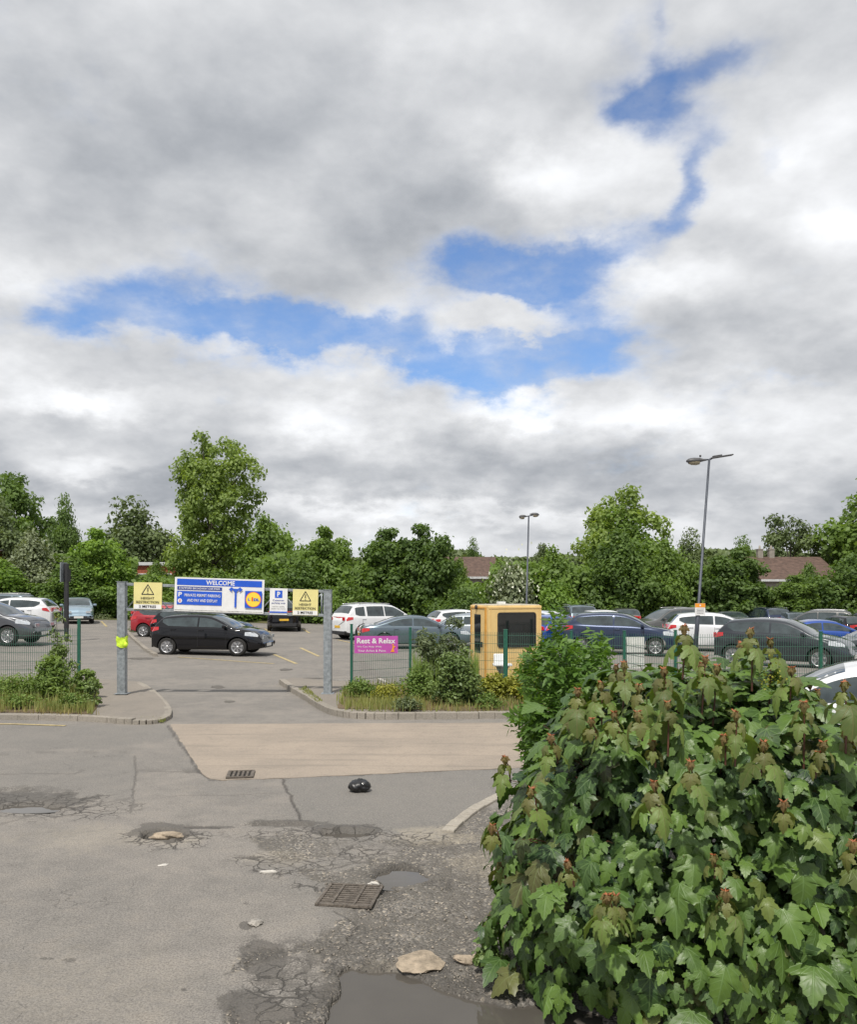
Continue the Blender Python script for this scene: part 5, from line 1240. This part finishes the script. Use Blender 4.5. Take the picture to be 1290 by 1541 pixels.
SHR = leafmat('shrub_leaves', (.075, .125, .038), (.23, .31, .09), .5, .2); SHRL = leafmat('weed_leaves', (.08, .145, .03), (.23, .32, .075), .6, .3); SHG = leafmat('grey_weed_leaves', (.085, .12, .06), (.20, .24, .12), .6, .3)
shrub('shrub', 684, 1070, 92, 84, 5500, .050, SHR, 'dense dark green shrub at the kerb left of the yellow kiosk', .7, z=.10)
shrub('shrub', 665, 1052, 100, 98, 5000, .035, SHG, 'taller feathery grey green shrub behind the dense dark one', .6, [(0, .5), (.5, .8), (.85, .9), (1, .6)], 3.5, nb=60, br=(.06, .14))
shrub('weed_clump', 632, 1062, 70, 45, 2500, .040, SHRL, 'bright weed clump at the left foot of the dark shrub', .6)
shrub('weed_clump', 745, 1062, 60, 42, 2500, .045, FW, 'yellowish weed clump below the kiosk door', .6)
shrub('weed_clump', 790, 1064, 80, 52, 3500, .045, FW, 'yellow green weeds below the kiosk window', .6)
shrub('weed_clump', 845, 1064, 90, 50, 3500, .055, SHRL, 'leafy green weeds right of the kiosk at the fence', .6)
shrub('weed_clump', 545, 1058, 60, 28, 1800, .035, SHRL, 'low green weeds around the first fence post right of the entrance', .6)
shrub('weed_clump', 585, 1064, 60, 24, 1300, .030, FW, 'low yellowish weeds beneath the pink banner', .6)
shrub('shrub', 130, 1056, 40, 44, 1500, .055, SHRL, 'leafy green bush beside the green fence post on the left', .8)
shrub('weed_clump', 80, 1060, 80, 56, 2600, .04, SHRL, 'bright green weeds under the tall straggly plant on the left', .6, shape=3)
shrub('shrub', 88, 1050, 70, 108, 1700, .045, SHR, 'tall straggly shrub climbing the mesh fence on the left', .6, [(0, .6), (.3, .8), (.55, .55), (.8, .75), (1, .3)], 1.6, nb=50, br=(.08, .17))
shrub('weed_clump', 20, 1058, 110, 34, 3000, .035, SHRL, 'low weeds at the left edge of the verge', .5)
shrub('weed_clump', -70, 1060, 110, 40, 2500, .04, SHRL, 'weeds outside the left edge of the picture', .5)
shrub('weed_clump', 138, 1070, 34, 40, 900, .04, SHR, 'dark weeds at the end of the left verge', .7)
blades('grass', scat([(620, 1060), (720, 1060), (720, 1035), (620, 1035)], 900), .9, SHRL, 'tall grass stems standing in the shrubs left of the kiosk', lean=.2)
shrub('weed_clump', 205, 958, 36, 12, 500, .05, SHG, 'small weeds on the kerb nib behind the left barrier post', .8)
shrub('weed_clump', 150, 940, 44, 12, 600, .08, SHG, 'low brown green weeds right of the pale blue car', .8)
kerb('kerb', [G(*p) for p in [(187, 948), (200, 962), (218, 978), (234, 988)]], .14, .10)

# ---------------------------------------------------------------- the sycamore bush in front
def sycmat(name, dark, light, veins, rough=.42, trans=.18):
    m = bpy.data.materials.new(name); m.use_nodes = True; E = NT(m.node_tree); b = E.N['Principled BSDF']
    a = E.N.new('ShaderNodeVertexColor'); a.layer_name = 'tint'; s_ = E.N.new('ShaderNodeSeparateColor'); E.L.new(a.outputs[0], s_.inputs[0])
    uv = E.N.new('ShaderNodeUVMap'); uv.uv_map = 'leaf'; x, y, _ = E.sep(uv.outputs[0]); ax = E.m('ABSOLUTE', x)
    # palmate veins radiating from the leaf base
    vm = None; L_ = E.m('SQRT', E.add(E.mul(x, x), E.mul(y, y)))
    for deg in (0, 34, 72):
        c_, s__ = math.cos(R(deg)), math.sin(R(deg)); dd = E.m('ABSOLUTE', E.sub(E.mul(ax, c_), E.mul(y, s__))) ; q = E.ss(dd, .026, .006); vm = q if vm is None else E.m('MAXIMUM', vm, q)
    sec = E.m('SINE', E.add(E.mul(y, 34), E.mul(ax, -26))); secm = E.mul(E.ss(sec, .80, 1.0), .45)
    vv = E.m('MAXIMUM', vm, secm)
    tc = E.N.new('ShaderNodeTexCoord'); nz = E.noise(tc.outputs['Object'], 22, 4)
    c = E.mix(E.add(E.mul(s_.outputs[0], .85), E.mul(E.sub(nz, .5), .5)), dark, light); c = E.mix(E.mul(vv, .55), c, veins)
    c = E.mix(s_.outputs[1], c, (.22, .115, .055))
    E.L.new(c, b.inputs['Base Color']); b.inputs['Roughness'].default_value = rough; b.inputs['Specular IOR Level'].default_value = .45
    E.L.new(E.bump(E.sub(E.mul(nz, .3), E.mul(vv, .8)), .5, .004), b.inputs['Normal'])
    tr = E.N.new('ShaderNodeBsdfTranslucent'); E.L.new(E.mix(1.0, c, (1.6, 1.7, .6), 'MULTIPLY'), tr.inputs[0])
    mx = E.N.new('ShaderNodeMixShader'); mx.inputs[0].default_value = trans; E.L.new(b.outputs[0], mx.inputs[1]); E.L.new(tr.outputs[0], mx.inputs[2]); E.L.new(mx.outputs[0], E.N['Material Output'].inputs[0]); return m
half = [(0, .02), (.07, -.06), (.16, -.11), (.27, -.09), (.33, -.12), (.36, -.02), (.45, .03), (.40, .12), (.43, .20), (.54, .24), (.57, .33), (.66, .42), (.56, .46), (.50, .53), (.40, .49), (.30, .50), (.29, .60), (.32, .68), (.24, .74), (.23, .84), (.13, .89), (.09, .99)]
outl = np.array([(x, y) for x, y in half] + [(0, 1.08)] + [(-x, y) for x, y in half[:0:-1]])
cen = np.array([0, .36]); mid = cen + (outl - cen) * .52
nO = len(outl); LV2 = np.vstack([cen[None], mid, outl])
def bend(P):
    x, y = P[:, 0], P[:, 1]; r2 = (x ** 2 + (y - .2) ** 2); ang = np.arctan2(np.abs(x), y + .05)
    ridge = -.045 * np.abs(np.sin(ang * 4.6)) * np.hypot(x, y)
    return -.20 * r2 + ridge - .10 * np.maximum(y - .5, 0)
LZ = bend(LV2); LT = np.column_stack([LV2, LZ])
LF = []
for i in range(nO):
    j = (i + 1) % nO; LF += [(0, 1 + j, 1 + i), (1 + i, 1 + j, 1 + nO + j), (1 + i, 1 + nO + j, 1 + nO + i)]
LF = np.array(LF); LT[:, 1] -= 0
def place_leaves(name, P, tip, nrm, size, m, tint, brown, parent, droop=None):
    n = len(P); tip = unit(tip - nrm * (tip * nrm).sum(1, keepdims=True)); side = np.cross(tip, nrm)
    T3 = np.repeat(LT[None], n, 0); T3[:, :, 2] *= (1 if droop is None else droop[:, None]) ; T3[:, :, 0] *= rng.uniform(.70, 1.15, (n, 1)); T3[:, :, 2] += rng.uniform(-.35, .25, (n, 1)) * np.abs(T3[:, :, 0]) * (.4 + T3[:, :, 1]) - rng.uniform(0, .35, (n, 1)) * np.maximum(T3[:, :, 1] - .35, 0) ** 2
    tw = rng.uniform(-.25, .25, (n, 1)); T3[:, :, 2] += tw * T3[:, :, 0] * T3[:, :, 1]; T3[:, :, 0] += rng.uniform(-.12, .12, (n, 1)) * T3[:, :, 1] ** 2
    V_ = P[:, None] + (T3[..., 0:1] * side[:, None] + T3[..., 1:2] * tip[:, None] + T3[..., 2:3] * nrm[:, None]) * size[:, None, None]
    k = LT.shape[0]; Fc = (LF[None] + (np.arange(n) * k)[:, None, None]).reshape(-1, 3)
    o = mesh_np(name, V_.reshape(-1, 3), Fc, m, parent, smooth=True)
    at = o.data.color_attributes.new('tint', 'FLOAT_COLOR', 'POINT'); A = np.ones((n * k, 4), np.float32); A[:, 0] = np.repeat(tint, k); A[:, 1] = np.repeat(brown, k); at.data.foreach_set('color', A.ravel())
    uvl = o.data.uv_layers.new(name='leaf'); UV = LT[LF.ravel(), :2]; uvl.data.foreach_set('uv', np.tile(UV, (n, 1)).astype(np.float32).ravel()); return o
SYC = sycmat('sycamore_leaf', (.013, .042, .015), (.140, .235, .040), (.16, .26, .085)); YNG = sycmat('young_sycamore_leaf', (.085, .12, .032), (.17, .25, .052), (.17, .15, .06), .5, .25)
STM_ = mat('red_stem', (.11, .045, .028), .5, var=.3, scale=20); BUD = mat('orange_bud', (.38, .12, .045), .5, var=.3, scale=60)
rng = np.random.RandomState(21)
BC = np.array([1.98, 5.55, .72]); BR = np.array([1.50, 1.12, 1.15])
def bsurf(dirs):
    """radius along a direction: a lumpy superellipsoid"""
    a = np.abs(dirs) / BR; p = 3.3; r_ = (a ** p).sum(1) ** (-1 / p); th = np.arctan2(dirs[:, 1], dirs[:, 0])
    return r_ * (1 + .17 * (fbm(th * 2.2 + 20, dirs[:, 2] * 3.1 + 9, 3) - .5) * 2 + .09 * (fbm(th * 6 + 20, dirs[:, 2] * 8 + 9, 2) - .5) * 2)
def warp(P):
    P = P.copy(); s_ = sstep(.3, 1.9, P[:, 2]); P[:, 0] = np.where(P[:, 0] < 2.2, 2.2 - (2.2 - P[:, 0]) * (1.02 - .12 * s_), P[:, 0]); P[:, 2] *= 1 - .15 * sstep(2.0, 2.5, P[:, 0]); return P
syc = empty('sycamore_bush', (BC[0], BC[1], 0)); tag(syc, 'large sycamore bush with broad lobed leaves and reddish young shoots in the right foreground', 'bush')
off = np.array([BC[0], BC[1], 0])
n = 7200; d_ = unit(rng.normal(size=(n * 2, 3))); d_ = d_[(d_[:, 2] > -.55) & (d_[:, 1] < .75)][:n]; n = len(d_)
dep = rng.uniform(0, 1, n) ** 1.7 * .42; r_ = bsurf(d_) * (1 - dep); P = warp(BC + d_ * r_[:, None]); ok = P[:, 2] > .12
# thin out the right side so the street shows through
thin = (P[:, 0] > 2.75) & (P[:, 2] < 1.25) & (rng.uniform(0, 1, n) < .45); ok &= ~thin; P, d_, dep = P[ok], d_[ok], dep[ok]; n = len(P)
grad = unit(np.sign(d_) * (np.abs(d_) / BR) ** 1.7 / BR)
nr_ = unit(grad * .75 + np.array([0, -.10, .62]) + rng.normal(size=(n, 3)) * .30); tp = unit(grad * .55 + np.array([0, 0, -.85]) + rng.normal(size=(n, 3)) * .38)
size = np.exp(rng.normal(math.log(.098), .38, n)).clip(.040, .19) * (1 - .2 * dep); tint = np.clip(.66 - dep * 1.7 + rng.normal(size=n) * .27 + .18 * (fbm(P[:, 0] * 2, P[:, 2] * 2, 3) - .5) * 2, 0, 1)  # outer leaves lighter, inner darker: highlights and gap shade put into the tint
brown = np.where(rng.uniform(0, 1, n) < .10, rng.uniform(0, .35, n), 0)
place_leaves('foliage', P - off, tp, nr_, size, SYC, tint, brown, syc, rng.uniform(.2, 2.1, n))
# shoots
stems = MB(); trunkm = MB(); yP = []; yT = []; yN = []; yS = []; yt = []; yb = []; buds = MB()
for k_ in range(9):
    a = rng.uniform(0, 6.28); e = BC + np.array([math.cos(a) * .7, math.sin(a) * .5, .5]); trunkm.tube([(BC[0] + .15 * math.cos(a) - off[0], BC[1] + .12 * math.sin(a) - off[1], -.05), tuple((BC + np.array([math.cos(a) * .35, math.sin(a) * .3, -.1])) - off), tuple(e - off)], [.030, .022, .012], 7)
trunkm.build('trunk', BARK, syc)
sel = rng.choice(n, 900, replace=False)
for i in sel:
    if dep[i] > .25: continue
    p = Vector(P[i] - off); q = Vector(P[i] - off - grad[i] * .16 + np.array([0, 0, -.02])); stems.tube([q, q.lerp(p, .5) + Vector((0, 0, .012)), p], [.0035, .0026, .002], 4, cap=False)
nS = 0; tops = []
# photo places of the most visible upright shoots, then scattered ones
marks = [(768, 0)]; spec = [(1030, 945, 4.9), (1130, 950, 5.0), (1160, 965, 5.0), (1062, 992, 4.8), (1192, 1008, 4.8), (1272, 1030, 4.4), (940, 1000, 5.0), (1000, 1010, 4.7), (905, 1030, 4.9), (870, 1040, 5.0), (1080, 1005, 4.9), (1108, 1075, 4.4), (960, 1075, 4.5),
        (1210, 1060, 4.6), (890, 1085, 4.7), (1040, 1150, 4.3), (985, 1180, 4.3), (1075, 1290, 4.25), (915, 1350, 4.2), (830, 1110, 4.8), (800, 1190, 4.7), (1150, 1120, 4.4), (1180, 1210, 4.25), (925, 1075, 4.6), (1240, 1120, 4.4), (855, 1300, 4.3), (1285, 1270, 4.2), (1005, 1060, 4.6), (1090, 1110, 4.35)]
for px, py, Y in spec: tops.append(np.array(XZ(px, py, Y)))
dd_ = unit(rng.normal(size=(400, 3))); dd_ = dd_[(dd_[:, 2] > -.3) & (dd_[:, 1] < .3)][:24]; rr_ = bsurf(dd_) * 1.05
for q in warp(BC + dd_ * rr_[:, None]): tops.append(q + np.array([0, 0, .05]))
for T_ in tops:
    tall = T_[2] > 1.75; L_ = rng.uniform(.13, .26) if tall else rng.uniform(.04, .09); lean = np.array([rng.uniform(-.12, .12), rng.uniform(-.05, .12), -1]); base_ = T_ + lean * L_ + (0 if tall else 1) * unit((BC - T_)[None])[0] * .05
    sh_ = MB().tube([tuple(base_ - off - np.array([0, 0, .06 if not tall else .12])), tuple((base_ + T_) / 2 - off + np.array([.006, 0, 0])), tuple(T_ - off)], [.006, .0045, .003], 5, cap=False).build('shoot', STM_, syc)
    a0 = rng.uniform(0, 6.28); yP = []; yT = []; yN = []; yS = []; yt = []; yb = []
    for lev, (dz_, sz_, nn2) in enumerate(((.0, .046, 4), (-.055, .070, 3), (-.11, .120, 3))):
        if L_ + .05 < -dz_: continue
        for k_ in range(nn2):
            a = a0 + 6.28 * k_ / nn2 + lev * .8 + rng.uniform(-.3, .3); h_ = np.array([math.cos(a), math.sin(a), 0]); pet = h_ * (.010 + .025 * lev) + np.array([0, 0, .012]); pb = T_ + np.array([0, 0, dz_]) + pet
            yP.append(pb); yT.append(h_ * (.30 + .3 * lev) + np.array([0, 0, -1.0])); yN.append(h_ * 1.0 + np.array([0, 0, .35 + .3 * lev])); yS.append(sz_ * rng.uniform(.75, 1.25)); yt.append(rng.uniform(0, 1)); yb.append((.62, .22, .0)[lev] * rng.uniform(.6, 1.3))
    ar = lambda l: np.array(l, float)
    place_leaves('young_leaves', ar(yP) - off, ar(yT), unit(ar(yN)), ar(yS), YNG, np.clip(ar(yt), 0, 1), np.clip(ar(yb), 0, .8), sh_, rng.uniform(1.2, 2.6, len(yP)))
    buds = MB()
    for k_ in range(5):
        a = rng.uniform(0, 6.28); e = T_ + np.array([math.cos(a) * .009, math.sin(a) * .009, .014]); e2 = T_ + np.array([math.cos(a) * .024, math.sin(a) * .024, .014 + rng.uniform(0, .014)]); buds.tube([tuple(T_ - off), tuple(e - off), tuple(e2 - off)], [.003, .005, .001], 4, cap=False)
    buds.build('bud', BUD, sh_)
tag(stems.build('petioles', STM_, syc), kind='stuff')
# yellow green flower sprays between the shoots
fs = MB(); pts_ = []
for px, py, Y in ((1155, 1015, 4.95), (1170, 1025, 4.9), (1060, 1030, 4.9)):
    c_ = np.array(XZ(px, py, Y)); pts_.append(c_ + rng.normal(size=(60, 3)) * np.array([.035, .03, .05]))
pts_ = np.vstack(pts_) - off; tag(leaf_mesh('flower_spray', pts_, unit(rng.normal(size=(len(pts_), 3))), np.full(len(pts_), .012), FW, rng, rng.uniform(.5, 1, len(pts_)), 1.2, syc), kind='stuff')

# fine leaved shrub behind it on the left
def fineshrub(cx, cy, cz, rx, ry, rz, n, label, top=None):
    root = empty('elder_shrub', (cx, cy, 0)); tag(root, label, 'shrub'); o_ = np.array([cx, cy, 0])
    d_ = unit(rng.normal(size=(n, 3))); d_ = d_[d_[:, 2] > -.7]; r_ = (1 - .6 * rng.uniform(0, 1, len(d_)) ** 1.6) * (1 + .8 * (fbm(d_[:, 0] * 4 + 9, d_[:, 2] * 3 + 4, 3) - .5)); Pc = np.array([0, 0, cz]) + d_ * r_[:, None] * np.array([rx, ry, rz]); 
    # compound leaves: a rachis with paired leaflets
    m_ = len(Pc); ax = unit(d_ * .9 + np.array([0, 0, .15]) + rng.normal(size=(m_, 3)) * .45); nn = unit(np.cross(ax, rng.normal(size=(m_, 3))) * .5 + np.array([0, -.1, .9])); sd_ = unit(np.cross(ax, nn)); C = []; TT = []; NN = []; ti = []
    t0 = np.clip(rng.uniform(.1, .8, m_) + .2 * d_[:, 2], 0, 1); st = MB()
    for j, (al, sg) in enumerate(((.02, 1), (.02, -1), (.055, 1), (.055, -1), (.09, 1), (.09, -1), (.125, 0))):
        C.append(Pc + ax * al + sd_ * sg * .026 - np.array([0, 0, .25]) * al * .4); TT.append(unit(sd_ * sg + ax * (.5 if sg else 1))); NN.append(unit(nn + rng.normal(size=(m_, 3)) * .25)); ti.append(t0)
    C = np.vstack(C); TT = np.vstack(TT); NN = np.vstack(NN); ti = np.concatenate(ti); k = len(C); sz = rng.uniform(.040, .070, k)[:, None]; sd2 = unit(np.cross(TT, NN)); TT = unit(np.cross(NN, sd2))
    V_ = np.stack([C - TT * sz * .6, C - TT * sz * .1 + sd2 * sz * .32 + NN * sz * .06, C + TT * sz * .75, C - TT * sz * .1 - sd2 * sz * .32 + NN * sz * .06], 1).reshape(-1, 3); i = np.arange(k) * 4
    V_[:, 2] = np.maximum(V_[:, 2], .02)
    o = mesh_np('foliage', V_, np.concatenate([np.stack([i, i + 1, i + 2], 1), np.stack([i, i + 2, i + 3], 1)]), ELD, root); at = o.data.color_attributes.new('tint', 'FLOAT_COLOR', 'POINT'); A = np.ones((k * 4, 4), np.float32); A[:, 0] = np.repeat(ti, 4); at.data.foreach_set('color', A.ravel())
    for q in rng.choice(m_, min(40, m_), replace=False):
        e = Vector(Pc[q]); st.tube([(0, 0, 0), (e.x * .5, e.y * .5, e.z * .6), tuple(e)], [.010, .006, .002], 4, cap=False)
    st.build('stem', BARK, root); return root
ELD = leafmat('elder_leaf', (.050, .115, .022), (.17, .29, .055), .5, .32)
fineshrub(1.16, 7.0, .96, .40, .6, 1.05, 2500, 'fine leaved light green shrub behind the left top of the sycamore bush')
fineshrub(2.25, 7.6, .82, .80, .6, .62, 1700, 'lower fine leaved green shrub behind the middle of the sycamore bush')
fineshrub(1.22, 6.1, .75, .36, .4, .72, 1500, 'small fine leaved shrub showing at the left flank of the sycamore bush')
for px, py, w_, h_, n_, m_, lb in ((30, 1074, 70, 16, 900, SHRL, 'creeping green weeds over the left kerb edge'), (108, 1076, 60, 18, 900, SHRL, 'low spreading weeds at the corner of the left verge'), (612, 1078, 60, 16, 800, SHG, 'low grey green weeds at the kerb before the pink banner fence'), (735, 1076, 50, 20, 800, SHRL, 'bright low weeds at the kerb below the kiosk')):
    shrub('weed_clump', px, py, w_, h_, n_, .035, m_, lb, .5)
# low weeds at the edge of the big puddle
shrub('weed_clump', 735, 1462, 60, 30, 500, .03, SHR, 'dark weeds where the puddle meets the sycamore bush', .7, z=0)

for m in bpy.data.materials:
    pass
scene.cycles.max_bounces = 6
